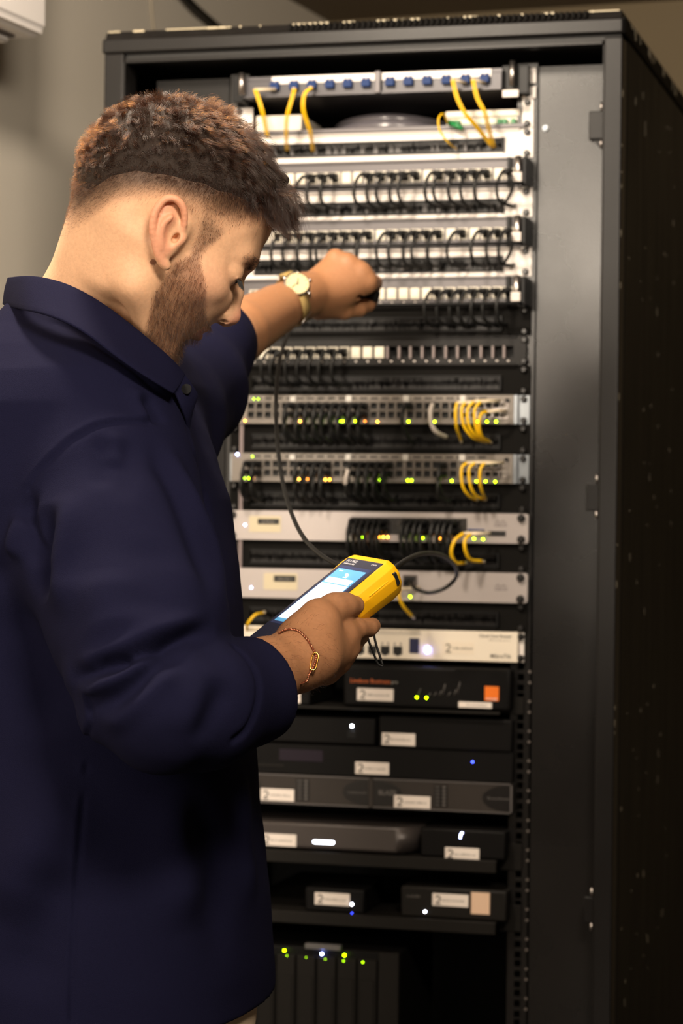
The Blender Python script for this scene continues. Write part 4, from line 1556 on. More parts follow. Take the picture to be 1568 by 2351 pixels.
def np_mesh(name, Vv, Q, mats, smooth=True):
    me = bpy.data.meshes.new(name)
    n, m = len(Vv), len(Q)
    k = Q.shape[1]
    me.vertices.add(n)
    me.vertices.foreach_set('co', Vv.astype(f32).ravel())
    me.loops.add(m * k)
    me.loops.foreach_set('vertex_index', Q.astype(np.int32).ravel())
    me.polygons.add(m)
    me.polygons.foreach_set('loop_start', np.arange(0, m * k, k, dtype=np.int32))
    me.polygons.foreach_set('use_smooth', np.full(m, smooth))
    me.update(calc_edges=True)
    me.validate()
    for q in (mats if isinstance(mats, (list, tuple)) else [mats]):
        me.materials.append(q)
    return me


def vnormals(Vv, Q):
    a = Vv[Q[:, 2]] - Vv[Q[:, 0]]
    b = Vv[Q[:, -1]] - Vv[Q[:, 1]]
    fn = np.cross(a, b)
    N = np.zeros_like(Vv)
    for c in range(Q.shape[1]):
        np.add.at(N, Q[:, c], fn)
    return N / (np.linalg.norm(N, axis=1)[:, None] + 1e-12)


def relax(Vv, Q, it=2, lam=0.5):
    n = len(Vv)
    e = np.concatenate([Q[:, [0, 1]], Q[:, [1, 2]], Q[:, [2, 3]], Q[:, [3, 0]]])
    for _ in range(it):
        S = np.zeros_like(Vv)
        C = np.zeros(n)
        for c in range(3):
            S[:, c] = np.bincount(e[:, 0], Vv[e[:, 1], c], n) + np.bincount(e[:, 1], Vv[e[:, 0], c], n)
        C = np.bincount(e[:, 0], minlength=n) + np.bincount(e[:, 1], minlength=n)
        Vv = Vv + lam * (S / np.maximum(C, 1)[:, None] - Vv)
    return Vv


def polydist(P, line):
    """distance of points P to a 3-D polyline, and arc parameter 0..1 along it"""
    best = np.full(len(P), 9.0)
    par = np.zeros(len(P))
    L = [V3(q) for q in line]
    seg = [np.linalg.norm(L[i + 1] - L[i]) for i in range(len(L) - 1)]
    tot = sum(seg)
    s0 = 0
    for i in range(len(L) - 1):
        d = L[i + 1] - L[i]
        q = P - L[i]
        t = np.clip(q @ d / (d @ d + 1e-12), 0, 1)
        w = q - t[:, None] * d
        r = np.sqrt((w * w).sum(1))
        m = r < best
        best[m] = r[m]
        par[m] = (s0 + t[m] * seg[i]) / tot
        s0 += seg[i]
    return best, par


R0 = np.array([math.cos(math.radians(15.2)), math.sin(math.radians(15.2)), 0.0])
F0 = np.array([-math.sin(math.radians(15.2)), math.cos(math.radians(15.2)), 0.0])
Z0 = np.array([0, 0, 1.0])
vR, vU, vF = V3(CR), V3(CU), V3(CF)

# ------------------------------------------------------------------ the man
def rotaxes(yaw, pitch, roll):
    a, b, c = (math.radians(q) for q in (yaw, pitch, roll))
    f0 = vR * math.cos(a) + vF * math.sin(a)
    l0 = -vR * math.sin(a) + vF * math.cos(a)
    f = f0 * math.cos(b) - vU * math.sin(b)
    up = vU * math.cos(b) + f0 * math.sin(b)
    l = l0 * math.cos(c) + up * math.sin(c)
    up2 = up * math.cos(c) - l0 * math.sin(c)
    return f, l, up2


HS = 1.03
HO = pt(384, 512, 2.45)
hf, hl, hu = rotaxes(15, 37.5, 11)
HM = np.array([hf, hl, hu])


def H(x, y, z):
    """head frame (x forward, y to his left, z up) -> world"""
    return HO + HS * (x * hf + y * hl + z * hu)


def toH(P):
    return ((P - HO) @ HM.T) / HS


def e(sol, c, r, op='u', k=0.01, rot=None):
    M = HM if rot is None else rot @ HM
    sol.ell(H(*c), [q * HS for q in r], M, op, k * HS)


def rotm(ax, deg):
    return np.array(Matrix.Rotation(math.radians(deg), 3, ax))


def hc(sol, a, b, ra, rb=None, op='u', k=0.01):
    sol.cap(H(*a), H(*b), ra * HS, (ra if rb is None else rb) * HS, op, k * HS)


def build_head(s):
    e(s, (-.011, 0, .036), (.090, .074, .076), k=.02)
    e(s, (-.030, 0, .014), (.071, .066, .070), k=.03)
    e(s, (.026, 0, .042), (.057, .063, .056), k=.03)
    e(s, (.030, 0, -.030), (.058, .060, .060), k=.03)
    e(s, (.052, 0, -.045), (.042, .044, .055), k=.02)
    for sg in (-1, 1):
        hc(s, (-.004, sg * .056, -.030), (.010, sg * .053, -.066), .014, .013, k=.022)
        hc(s, (.010, sg * .053, -.066), (.070, sg * .020, -.104), .014, .014, k=.022)
        e(s, (.054, sg * .046, -.020), (.028, .017, .018), k=.022)      # cheekbone
        e(s, (.070, sg * .020, -.026), (.024, .020, .028), k=.018)      # cheek beside the nose
        hc(s, (.073, sg * .036, .022), (.083, sg * .010, .020), .010, .011, k=.016)   # brow
    e(s, (.071, 0, -.101), (.018, .022, .016), k=.016)                  # chin
    e(s, (.062, 0, -.064), (.030, .030, .030), k=.016)                  # muzzle
    for sg in (-1, 1):
        e(s, (.092, sg * .030, .001), (.016, .019, .012), 's', .012)    # socket
        e(s, (.0750, sg * .0325, .002), (.0136, .0150, .0134), 'u', .006)  # lids over the eye
        hc(s, (.0915, sg * .0250, .0085), (.0865, sg * .0435, .0067), .0009, op='s', k=.003)   # lid crease
        e(s, (.0890, sg * .0335, -.0010), (.0078, .0108, .0029), 's', .0012)   # narrow opening
        hc(s, (.0905, sg * .024, .0024), (.0835, sg * .0455, .0006), .0010, .0009, k=.0015)   # lid margin
    # nose
    hc(s, (.079, 0, .010), (.0955, 0, -.011), .0068, .0074, k=.011)
    hc(s, (.0950, 0, -.011), (.1062, 0, -.0305), .0076, .0090, k=.008)
    e(s, (.1060, 0, -.0330), (.0098, .0105, .0094), k=.006)
    for sg in (-1, 1):
        e(s, (.0965, sg * .0105, -.0365), (.0125, .0064, .0078), k=.009)
        hc(s, (.090, sg * .0185, -.043), (.098, sg * .0180, -.031), .0007, op='s', k=.004)
        e(s, (.1040, sg * .0078, -.0448), (.0062, .0026, .0036), 's', .0015)
    hc(s, (.090, 0, -.041), (.106, 0, -.0405), .0045, .0042, k=.006)
    # lips
    for sg in (-1, 1):
        hc(s, (.0935, sg * .004, -.0575), (.0800, sg * .024, -.0640), .0046, .0024, k=.004)
        hc(s, (.0925, sg * .001, -.0690), (.0790, sg * .023, -.0650), .0056, .0026, k=.004)
        hc(s, (.0985, sg * .000, -.0633), (.0770, sg * .026, -.0643), .0009, op='s', k=.003)
    e(s, (.092, 0, -.0815), (.010, .016, .0045), 's', .010)
    # temples slightly hollow, ears
    for sg in (-1, 1):
        e(s, (.052, sg * .078, .030), (.026, .012, .022), 's', .02)
        ca_, sa_ = math.cos(math.radians(29)), math.sin(math.radians(29))
        rt = rotm('Z', sg * 22) @ np.array([[ca_, 0, sa_], [0, 1, 0], [-sa_, 0, ca_]])

        def EX(x, y, z):
            u, w = (x + .012) * .86, z - .0035
            return (-.0015 + u * ca_ - w * sa_, sg * y, -.0085 + u * sa_ + w * ca_)
        e(s, EX(-.004, .074, -.002), (.012, .010, .022), k=.010)
        e(s, EX(-.012, .081, .004), (.0130, .0050, .030), k=.006, rot=rt)
        # helix rim
        P = [(.004, .076, -.004), (.006, .082, .014), (.002, .086, .028), (-.008, .088, .0355), (-.020, .089, .034), (-.028, .089, .022), (-.0285, .087, .006), (-.022, .083, -.010), (-.014, .079, -.022), (-.006, .077, -.0285)]
        P = smooth_path([Vector(EX(*p)) for p in P], 3)
        for i in range(len(P) - 1):
            r_ = .0026 + .0009 * math.sin(min(1, i / 12) * 1.57) + .0018 * max(0, (i - 20) / 7)
            hc(s, P[i], P[i + 1], r_, k=.002)
        # antihelix, tragus, bowl
        e(s, EX(-.005, .0865, .002), (.0066, .0062, .0120), 's', .004, rot=rt)
        e(s, EX(-.012, .091, .022), (.0068, .0045, .0090), 's', .004, rot=rt)
        A = smooth_path([Vector(EX(*p)) for p in [(-.0155, .0850, -.012), (-.0185, .0865, .000), (-.0165, .0880, .012), (-.010, .0870, .0185)]], 3)
        for i in range(len(A) - 1):
            hc(s, A[i], A[i + 1], .0022, k=.003)
        e(s, EX(.006, .0800, -.002), (.0036, .0036, .0065), k=.004)
        e(s, EX(-.0005, .079, -.001), (.0030, .007, .0055), 's', .002)
    # neck
    s.chain([(H(-.040, 0, .000), .060), (pt(228, 690, 2.485), .0590), (pt(185, 800, 2.51), .068)], k=.012, kin=.008)
    hc(s, (-.028, -.046, -.030), (-.014, -.036, -.080), .015, .010, k=.03)     # neck muscle under the ear
    hc(s, (-.028, .046, -.030), (-.006, .026, -.110), .016, .012, k=.028)


body = Solid()
build_head(body)
# torso core and arms inside the clothes
TF = R0 * math.cos(math.radians(8)) - F0 * math.sin(math.radians(8))
TL = F0 * math.cos(math.radians(8)) + R0 * math.sin(math.radians(8))
sh_n, sh_f = pt(205, 1030, 2.42), pt(330, 980, 2.72)
def nostril(s):
    for px, py, a, b in ((517, 739, .0052, .0017),):
        h = s.hit(px, py)
        if h is not None:
            ax1 = vR * .92 - vU * .40
            s.ell(h + vF * .0010, (a, b, .0035), np.array([ax1, np.cross(vF, ax1), vF]), 's', .001)


nostril(body)
el_n, wr_n = pt(365, 1640, 2.22), pt(688, 1512, 2.375)
el_f, wr_f = pt(478, 800, 3.06), pt(690, 680, 3.33)
body.chain([(pt(190, 800, 2.51), .070), (pt(190, 1000, 2.53), .080), (pt(220, 1400, 2.53), .075), (pt(250, 1800, 2.53), .080)], k=.03)
body.chain([(pt(190, 900, 2.51), .060), (sh_n, .050), (pt(260, 1350, 2.34), .045), (el_n, .042)], k=.02)
body.chain([(pt(230, 900, 2.55), .060), (sh_f, .050), (pt(420, 880, 2.90), .045), (el_f, .043)], k=.02)
# near forearm, wrist
wa = (wr_n - el_n) / np.linalg.norm(wr_n - el_n)
body.chain([(el_n, .043), (el_n + (wr_n - el_n) * .35, .044), (el_n + (wr_n - el_n) * .75, .034), (wr_n, .0285)], k=.02, kin=.004)
# far forearm
body.chain([(el_f, .041), (el_f + (wr_f - el_f) * .30, .0420), (el_f + (wr_f - el_f) * .72, .0335), (wr_f, .0285)], k=.02, kin=.004)

# ---- tester frame (the right hand closes round it)
TE1 = .6655 * vR + .522 * vU + .533 * vF       # long axis, towards its head end
TE3 = .330 * vR - .8476 * vU + .418 * vF       # thickness, down and away
TE1 /= np.linalg.norm(TE1)
TE3 -= TE1 * (TE1 @ TE3)
TE3 /= np.linalg.norm(TE3)
TE2 = np.cross(TE3, TE1)
if TE2 @ vR < 0:
    TE2 = -TE2
TC = pt(724, 1384, 2.47)                         # centre of the screen face
TLn, TWd, TTh = .178, .068, .040


def T(a, b, c):
    """tester frame: a along, b across (to the camera side), c depth below the screen face"""
    return TC + TE1 * a + TE2 * b + TE3 * c


# ---- near (right) hand
hand = body
hand.chain([(wr_n, .0285), (pt(722, 1502, 2.385), .0270)], k=.02, kin=.004)
mc = [None, pt(785, 1458, 2.432), pt(787, 1487, 2.440), pt(770, 1515, 2.447), pt(744, 1540, 2.452)]
for q, r in zip(mc[1:], (.0150, .0150, .0145, .0135)):
    hand.cap(pt(706, 1505, 2.385), q, .0215, r, k=.014)
for q in mc[1:]:
    hand.ell(q + vR * .003 - vF * .004, (.0115, .0115, .0115), k=.008)
hand.ell(pt(712, 1452, 2.40), (.033, .020, .021), np.array([vR * .8 + vU * .6, vU * .8 - vR * .6, vF]), k=.02)   # thumb mound
hand.chain([(pt(690, 1465, 2.39), .0195), (pt(730, 1414, 2.408), .0160), (pt(768, 1395, 2.424), .0132)], k=.014, kin=.006)
hand.chain([(pt(768, 1395, 2.424), .0132), (pt(792, 1390, 2.434), .0122), (pt(814, 1390, 2.446), .0102)], k=.010, kin=.006)
hand.cap(pt(792, 1370, 2.424), pt(798, 1396, 2.421), .0007, .0007, 's', .002)      # crease of the thumb joint
hand.cap(pt(787, 1372, 2.422), pt(791, 1394, 2.420), .0006, .0006, 's', .002)
hand.ell(pt(813, 1386, 2.4365), (.0062, .0058, .0020), np.array([vR, vU, vF]), k=.0012)                          # nail
hand.chain([(mc[1], .0140), (pt(818, 1444, 2.452), .0110), (pt(846, 1441, 2.472), .0095), (pt(855, 1437, 2.482), .0086)], k=.008, kin=.003)
hand.chain([(mc[2], .0138), (pt(808, 1481, 2.475), .0108), (pt(826, 1460, 2.510), .0092), (pt(818, 1438, 2.53), .0084)], k=.007, kin=.003)
hand.chain([(mc[3], .0130), (pt(792, 1507, 2.487), .0102), (pt(806, 1480, 2.525), .0088), (pt(796, 1452, 2.54), .0080)], k=.007, kin=.003)
hand.chain([(mc[4], .0122), (pt(766, 1530, 2.49), .0092), (pt(776, 1506, 2.52), .0080), (pt(768, 1480, 2.535), .0074)], k=.007, kin=.003)

# ---- far (left) hand on the rack
hand.chain([(wr_f, .0275), (pt(735, 668, 3.355), .0275)], k=.02, kin=.004)
fm = [(pt(770, 597, 3.372), .0135), (pt(800, 608, 3.366), .0145), (pt(828, 627, 3.366), .0150), (pt(843, 650, 3.370), .0150)]
for q, r in fm:
    hand.cap(pt(728, 676, 3.36), q, .0245, r, k=.014)
    hand.ell(q + vU * .003 - vF * .003, (.0115, .0115, .0120), k=.006)
hand.ell(pt(772, 656, 3.372), (.034, .031, .022), np.array([vR, vU, vF]), k=.02)
for (q, r), mid, tip in zip(fm, [(784, 607, 3.425), (816, 620, 3.428), (846, 637, 3.43), (860, 650, 3.415)], [(772, 636, 3.45), (807, 652, 3.455), (838, 660, 3.45), (858, 668, 3.425)]):
    hand.chain([(q, r * .90), (pt(*mid), .0108), (pt(*tip), .0088)], k=.005, kin=.003)
hand.chain([(pt(738, 700, 3.37), .0190), (pt(790, 710, 3.385), .0145), (pt(824, 708, 3.40), .0118), (pt(845, 700, 3.415), .0096), (pt(855, 690, 3.43), .0086)], k=.012, kin=.003)
hand.cap(pt(822, 680, 3.36), pt(850, 672, 3.40), .0040, .0040, 's', .003)

lo = np.minimum.reduce([c - r for _, c, r, _, _ in body.ops]) - .02
hi = np.maximum.reduce([c + r for _, c, r, _, _ in body.ops]) + .02
SKH = 0.0016
bv, bq = surface(body, lo, hi, SKH)
bv = relax(bv, bq, 1, 0.35)

# ---- skin colour by place: stubble fade, lips, ear and nose warmth, arms darkened to offset light
hp = toH(bv)
nrm = vnormals(bv, bq)
near_head = np.linalg.norm(hp - np.array([0, 0, 0.0]), axis=1) < .20


def sstep(a, b, x):
    t = np.clip((x - a) / (b - a), 0, 1)
    return t * t * (3 - 2 * t)


XD = [-.11, -.080, -.075, -.060, -.039, -.017, .0035, .024, .042, .050, .060, .070, .090]
ZD = [-.045, -.030, -.010, .011, .025, .036, .045, .053, .059, .066, .075, .084, .100]
XF = [-.11, -.070, -.064, -.060, -.050, -.036, -.028, -.003, .027, .045, .0605, .070, .090]
ZF = [-.088, -.078, -.057, -.036, -.016, .000, .008, .016, .022, .028, .044, .062, .095]


def hairline(hp):
    """height above the lower edge of the dense hair (head frame)"""
    return hp[:, 2] - np.interp(hp[:, 0], XD, ZD)


def fade(hp):
    """0 at the end of the clipped fade, 1 where the dense hair begins"""
    a, b = np.interp(hp[:, 0], XF, ZF), np.interp(hp[:, 0], XD, ZD)
    return (hp[:, 2] - a) / np.maximum(b - a, .004)


def beardmask(hp):
    x, y, z = hp[:, 0], np.abs(hp[:, 1]), hp[:, 2]
    zz = [-.125, -.110, -.096, -.080, -.065, -.045, -.028, -.012, -.002, .020]
    xmin = np.interp(z, zz, [.068, .056, .046, .0375, .028, .0258, .024, .031, .028, .020])
    zt = [-.060, -.0545, -.047, -.032, -.020, -.011, -.002, .020]
    xmax = np.interp(z, zt, [.20, .100, .083, .0696, .0565, .043, .040, .044])
    m = sstep(-.004, .005, x - xmin) * sstep(-.003, .004, xmax - x) * (z > -.130) * sstep(.034, .020, z)
    lip = np.exp(-(((z + .0635) / .0080) ** 2)) * sstep(.074, .080, x) * (y < .026)
    return m * (1 - lip)


M_skin = bpy.data.materials.new('skin')
M_skin.use_nodes = True
nt = M_skin.node_tree
pb = nt.nodes['Principled BSDF']
pb.inputs['Roughness'].default_value = 0.5
pb.inputs['Specular IOR Level'].default_value = 0.35
pb.inputs['Subsurface Weight'].default_value = 0.12
pb.inputs['Subsurface Radius'].default_value = (0.012, 0.005, 0.003)
pb.inputs['Subsurface Scale'].default_value = 0.5
at_ = nt.nodes.new('ShaderNodeAttribute')
at_.attribute_name = 'tone'
tcn = nt.nodes.new('ShaderNodeTexCoord')
nn = nt.nodes.new('ShaderNodeTexNoise')
nn.inputs['Scale'].default_value = 260
nn.inputs['Detail'].default_value = 4
nt.links.new(tcn.outputs['Object'], nn.inputs['Vector'])
mr = nt.nodes.new('ShaderNodeMapRange')
mr.inputs['To Min'].default_value = 0.82
mr.inputs['To Max'].default_value = 1.12
nt.links.new(nn.outputs['Fac'], mr.inputs[0])
vm = nt.nodes.new('ShaderNodeVectorMath')
vm.operation = 'SCALE'
nt.links.new(at_.outputs['Color'], vm.inputs[0])
nt.links.new(mr.outputs[0], vm.inputs['Scale'])
nt.links.new(vm.outputs[0], pb.inputs['Base Color'])
bp = nt.nodes.new('ShaderNodeBump')
bp.inputs['Strength'].default_value = 0.25
bp.inputs['Distance'].default_value = 0.0006
n3 = nt.nodes.new('ShaderNodeTexNoise')
n3.inputs['Scale'].default_value = 420
nt.links.new(tcn.outputs['Object'], n3.inputs['Vector'])
nt.links.new(n3.outputs['Fac'], bp.inputs['Height'])
nt.links.new(bp.outputs[0], pb.inputs['Normal'])

SK = np.array(srgb(214, 168, 132))
tone = np.tile(SK, (len(bv), 1))


def blend(mask, col, a=1.0):
    global tone
    m = np.clip(mask * a, 0, 1)[:, None]
    tone = tone * (1 - m) + np.array(col) * m


HAIRC = np.array(srgb(58, 40, 28))
hm = hairline(hp) * near_head
blend(near_head * sstep(-.05, 1.05, fade(hp)) * (np.abs(hp[:, 1]) < .0785), HAIRC, 0.90)
blend(near_head * beardmask(hp), srgb(84, 62, 48), 0.62)
blend(near_head * np.exp(-((hp[:, 2] + .0635) / .0070) ** 2) * sstep(.076, .082, hp[:, 0]) * (np.abs(hp[:, 1]) < .024), srgb(178, 104, 92), 0.75)
blend(near_head * sstep(.0795, .085, np.abs(hp[:, 1])) * (hp[:, 0] < .03), srgb(214, 140, 112), 0.6)
blend(near_head * sstep(.100, .115, hp[:, 0]) * (hp[:, 2] < -.01), srgb(206, 132, 112), 0.6)
blend(near_head * np.exp(-((np.linalg.norm((hp - np.array([.062, -.050, -.022])) / np.array([.03, .03, .022]), axis=1)) ** 2)), srgb(210, 146, 120), 0.35)
mole = np.linalg.norm(hp - toH(body.hit(352, 602)[None, :])[0], axis=1)
blend(near_head * (mole < .0032), srgb(120, 74, 56), 0.85)
hd = np.minimum(np.linalg.norm(bv - wr_n, axis=1), np.linalg.norm(bv - wr_f, axis=1))
blend(sstep(.34, .22, hd), srgb(150, 102, 68), 0.88)  # hands and forearms coloured darker to offset the strong light on them
me = np_mesh('person', bv, bq, M_skin)
ca = me.color_attributes.new('tone', 'FLOAT_COLOR', 'POINT')
ca.data.foreach_set('color', np.concatenate([tone, np.ones((len(tone), 1))], 1).astype(f32).ravel())
person = bpy.data.objects.new('person', me)
COL.objects.link(person)
WLOC[person] = Vector((0, 0, 0))
tag(person, 'man in navy shirt looking down at a yellow tester, one arm on the rack', 'person')
print('body', len(bv), len(bq))

# ------------------------------------------------------------------ the shirt
shirt = Solid()
zpx = lambda y: 1.24 + (1181 - y) / 2157.0
TORC = pt(200, 1181, 2.53)
# px rows: y, front x, back x, half lateral width, lateral offset
ROWS = [(690, 160, 40, .052, -.000), (730, 215, 12, .075, .0), (770, 275, -20, .100, .0), (820, 340, -60, .140, .0), (880, 400, -85, .175, .0), (950, 435, -105, .195, .0),
        (1050, 478, -120, .205, .0), (1150, 510, -125, .210, .0), (1300, 536, -125, .208, .0), (1470, 549, -115, .205, .0), (1700, 577, -95, .205, .0),
        (1900, 594, -90, .212, .0), (2060, 615, -92, .218, .0), (2200, 627, -95, .222, .0), (2420, 636, -98, .226, .0)]
_z = np.array([zpx(r[0]) for r in ROWS])[::-1]
_px2 = lambda x: (x - 784) / 5500 * 2.53
_f = np.array([_px2(r[1]) for r in ROWS])[::-1]
_b = np.array([_px2(r[2]) for r in ROWS])[::-1]
_w = np.array([r[3] for r in ROWS])[::-1]
CP = V3(CAM)
ROLLC = math.tan(math.radians(0.72))


def torso_fn(P):
    q = P - CP
    z = P[..., 2]
    lat = q @ F0
    a = q @ R0 - (z - 1.24) * ROLLC * -1.0 * 0.0
    c = (np.interp(z, _z, _f) + np.interp(z, _z, _b)) / 2
    ra = (np.interp(z, _z, _f) - np.interp(z, _z, _b)) / 2
    rb = np.interp(z, _z, _w)
    # body turned: near shoulder back, far shoulder forward
    u = a - c - (lat - 2.53) * 0.14
    v = lat - 2.53 - u * 0.0
    n = 2.4
    k = (np.abs(u / ra) ** n + np.abs(v / rb) ** n) ** (1 / n)
    d = (k - 1) * np.minimum(ra, rb) * 0.9
    d = np.maximum(d, z - _z[-1])
    return np.maximum(d, _z[0] + 0.048 + .10 * np.maximum(u - .02, 0) - z)


shirt.add(torso_fn, pt(230, 1500, 2.53), 0.75, 'u', 0.0)
shirt.chain([(pt(200, 800, 2.50), .055), (pt(205, 985, 2.435), .088), (pt(232, 1120, 2.400), .094), (pt(268, 1290, 2.345), .094), (pt(318, 1440, 2.29), .084)], k=.05, kin=.02)
shirt.chain([(pt(318, 1440, 2.29), .082), (pt(322, 1510, 2.265), .070)], k=.02)
# elbow and rolled forearm of the near sleeve
shirt.chain([(pt(335, 1588, 2.235), .058), (pt(376, 1640, 2.225), .054), (pt(455, 1618, 2.262), .062), (pt(555, 1592, 2.315), .0535)], k=.03, kin=.012)
shirt.chain([(pt(560, 1591, 2.317), .0530), (pt(592, 1579, 2.332), .0525)], k=.004)
shirt.cap(pt(190, 1556, 2.235), pt(262, 1536, 2.22), .014, .016, 'u', .018)
shirt.cap(pt(120, 1632, 2.20), pt(206, 1606, 2.19), .010, .007, 's', .016)
shirt.cap(pt(232, 1648, 2.225), pt(330, 1640, 2.21), .020, .026, 'u', .02)
cdir = (wr_n - el_n) / np.linalg.norm(wr_n - el_n)
cend = pt(594, 1572, 2.332)


def plane_cut(sol, p, n, c, rad):
    p, n = V3(p), V3(n)
    cc, rr = V3(c), rad

    def fn(P):
        q = P - cc
        return np.maximum((p - P) @ n, np.sqrt((q * q).sum(-1)) - rr)   # region beyond the plane near c
    sol.add(fn, cc, rr, 's', 0.003)


plane_cut(shirt, cend, cdir, cend + cdir * .05, .095)
shirt.cap(cend - cdir * .012, cend + cdir * .05, .0435, .0435, 's', .003)
# far sleeve
shirt.chain([(pt(250, 850, 2.60), .07), (pt(340, 960, 2.74), .085), (pt(420, 895, 2.90), .074), (pt(470, 812, 3.02), .058), (pt(505, 772, 3.10), .056)], k=.05, kin=.02)
fdir = (wr_f - el_f) / np.linalg.norm(wr_f - el_f)
fend = pt(503, 782, 3.085)
plane_cut(shirt, fend, fdir, fend + fdir * .05, .09)
shirt.cap(fend - fdir * .012, fend + fdir * .05, .0445, .0445, 's', .003)
# neck opening
shirt.cap(pt(300, 600, 2.47), pt(190, 800, 2.51), .066, .066, 's', .006)
slo = np.minimum.reduce([c - min(r, .6) for _, c, r, _, _ in shirt.ops]) - .02
shi = np.maximum.reduce([c + min(r, .6) for _, c, r, _, _ in shirt.ops]) + .02
slo[2] = max(slo[2], _z[0])
sv, sq = surface(shirt, slo, shi, 0.0030)
sv = relax(sv, sq, 2, 0.5)
sn = vnormals(sv, sq)


def onS(path, d0=2.0):
    out = []
    for x, y in path:
        h = shirt.hit(x, y, d0)
        if h is not None:
            out.append(h)
    return out


disp = np.zeros(len(sv))
front = ((CP - sv) * sn).sum(1) > 0     # side turned to the camera


def fold(path, amp, w, taper=True, skew=0.0, only_front=True):
    """crease (amp < 0) or ridge (amp > 0) of half-width w along the pixel path, laid on the cloth"""
    global disp
    L = onS(path)
    if len(L) < 2:
        return
    L = [V3(p) for p in smooth_path([Vector(p) for p in L], 4)]
    c = np.mean(L, 0)
    R_ = max(np.linalg.norm(p - c) for p in L) + w * 4
    idx = np.nonzero(((sv - c) ** 2).sum(1) < R_ * R_)[0]
    r, t = polydist(sv[idx], L)
    g = np.exp(-(r / w) ** 2)
    if taper:
        g = g * np.sin(np.clip(np.minimum(t, 1 - t) / 0.30, 0, 1) * 1.5708) ** 2
    disp[idx] += (amp * 1.9 if taper else amp) * g


# main folds of the near sleeve at the elbow
fold([(150, 1556), (200, 1549), (262, 1524), (330, 1492), (410, 1462), (470, 1448), (502, 1452)], -.013, .010)
fold([(160, 1530), (225, 1522), (290, 1494), (360, 1464), (430, 1440), (492, 1432)], .007, .012)
fold([(165, 1580), (205, 1578), (262, 1556), (330, 1520), (400, 1492)], .007, .010)
fold([(200, 1532), (235, 1520), (268, 1512), (285, 1518), (262, 1538), (230, 1550)], -.004, .006)
fold([(205, 1640), (262, 1622), (310, 1582), (350, 1536), (400, 1490), (440, 1470)], -.006, .012)
fold([(212, 1655), (275, 1640), (330, 1600), (372, 1556), (412, 1512)], .006, .012)
fold([(395, 1700), (430, 1650), (465, 1590), (505, 1520)], .003, .016)
fold([(440, 1715), (480, 1640), (520, 1560)], -.003, .014)
fold([(300, 1700), (350, 1660), (420, 1560), (480, 1490)], .002, .016)
# drape folds of the upper sleeve
fold([(120, 1150), (100, 1230), (92, 1310), (110, 1380)], -.010, .016)
fold([(160, 1120), (145, 1220), (140, 1320), (165, 1430)], .006, .018)
fold([(60, 1180), (40, 1230), (30, 1290)], .006, .014)
fold([(78, 1110), (60, 1180), (66, 1250), (80, 1310)], -.007, .010)
fold([(236, 985), (238, 1060), (230, 1130)], -.003, .013)
fold([(290, 985), (292, 1070), (280, 1160)], -.0025, .012)
fold([(262, 985), (264, 1070)], .0025, .012)
fold([(340, 990), (372, 1070), (420, 1170), (462, 1290), (480, 1420)], -.004, .013)
fold([(365, 985), (400, 1060), (450, 1160), (492, 1280), (506, 1400)], .004, .013)
fold([(330, 900), (348, 940), (372, 980)], -.004, .010)
fold([(310, 880), (325, 930), (350, 968)], .003, .010)
fold([(420, 930), (448, 1040), (482, 1180), (500, 1300)], -.003, .008)
fold([(255, 1480), (240, 1400), (235, 1300)], .004, .03)
fold([(330, 1440), (345, 1330), (340, 1220)], -.003, .03)
# body of the shirt below the arm
fold([(0, 2140), (60, 1990), (120, 1880), (200, 1780)], .008, .035)
fold([(40, 2300), (110, 2100), (150, 1960)], -.006, .030)
fold([(390, 1790), (410, 1960), (430, 2150)], .006, .030)
fold([(450, 1770), (480, 1930), (500, 2120), (520, 2280)], -.005, .030)
fold([(560, 1740), (560, 1900), (580, 2100)], .004, .025)
fold([(0, 1350), (50, 1450), (110, 1600), (150, 1700)], -.006, .03)
# seams: raised line beside a narrow groove
SEAM = [(343, 968), (300, 967), (250, 972), (215, 982), (189, 996), (160, 1014), (136, 1036), (106, 1064), (82, 1091), (62, 1120)]
fold(SEAM, -.0042, .0032, False)
fold([(x - 1, y - 9) for x, y in SEAM], .0024, .0050, False)
SIDE = [(206, 1600), (202, 1680), (197, 1760), (188, 1860), (180, 1960), (172, 2060), (165, 2180), (163, 2290), (162, 2345)]
fold(SIDE, -.0034, .0032, False)
fold([(x - 8, y) for x, y in SIDE], .0020, .0042, False)
fold([(132, 736), (178, 753), (240, 800), (314, 850), (364, 892), (400, 915)], -.003, .006, False)   # shadow gap under the collar
# cuff turn-back
fold([(541, 1484), (572, 1515), (592, 1556), (596, 1600), (586, 1645), (566, 1680), (540, 1700)], -.0040, .0042, False)
disp += 0.0012 * np.sin(sv[:, 0] * 41 + 3 * np.sin(sv[:, 2] * 17)) * np.sin(sv[:, 2] * 33 + sv[:, 1] * 21)
for pp, nn_ in ((cend, cdir), (fend, fdir)):
    m_ = np.linalg.norm(sv - pp, axis=1) < .10
    dd_ = (sv - pp) @ nn_
    disp[m_] *= np.clip((-dd_[m_] - .004) / .012, 0, 1)
sv = sv + sn * disp[:, None]
sv = relax(sv, sq, 1, 0.3)
M_cloth = mat('navy_flannel', srgb(21, 21, 42), 0.95, noise=0.22, nscale=900, bump=0.6, bscale=1400, spec=0.05)
MATS['navy_flannel'].node_tree.nodes['Principled BSDF'].inputs['Sheen Weight'].default_value = 0.0
MATS['navy_flannel'].node_tree.nodes['Principled BSDF'].inputs['Sheen Tint'].default_value = (0.55, 0.55, 0.9, 1)
sme = np_mesh('shirt', sv, sq, M_cloth)
so = bpy.data.objects.new('shirt', sme)
COL.objects.link(so)
so.parent = person
WLOC[so] = Vector((0, 0, 0))
so['label'] = 'navy flannel shirt with rolled sleeves'
print('shirt', len(sv))

# collar -------------------------------------------------------------------


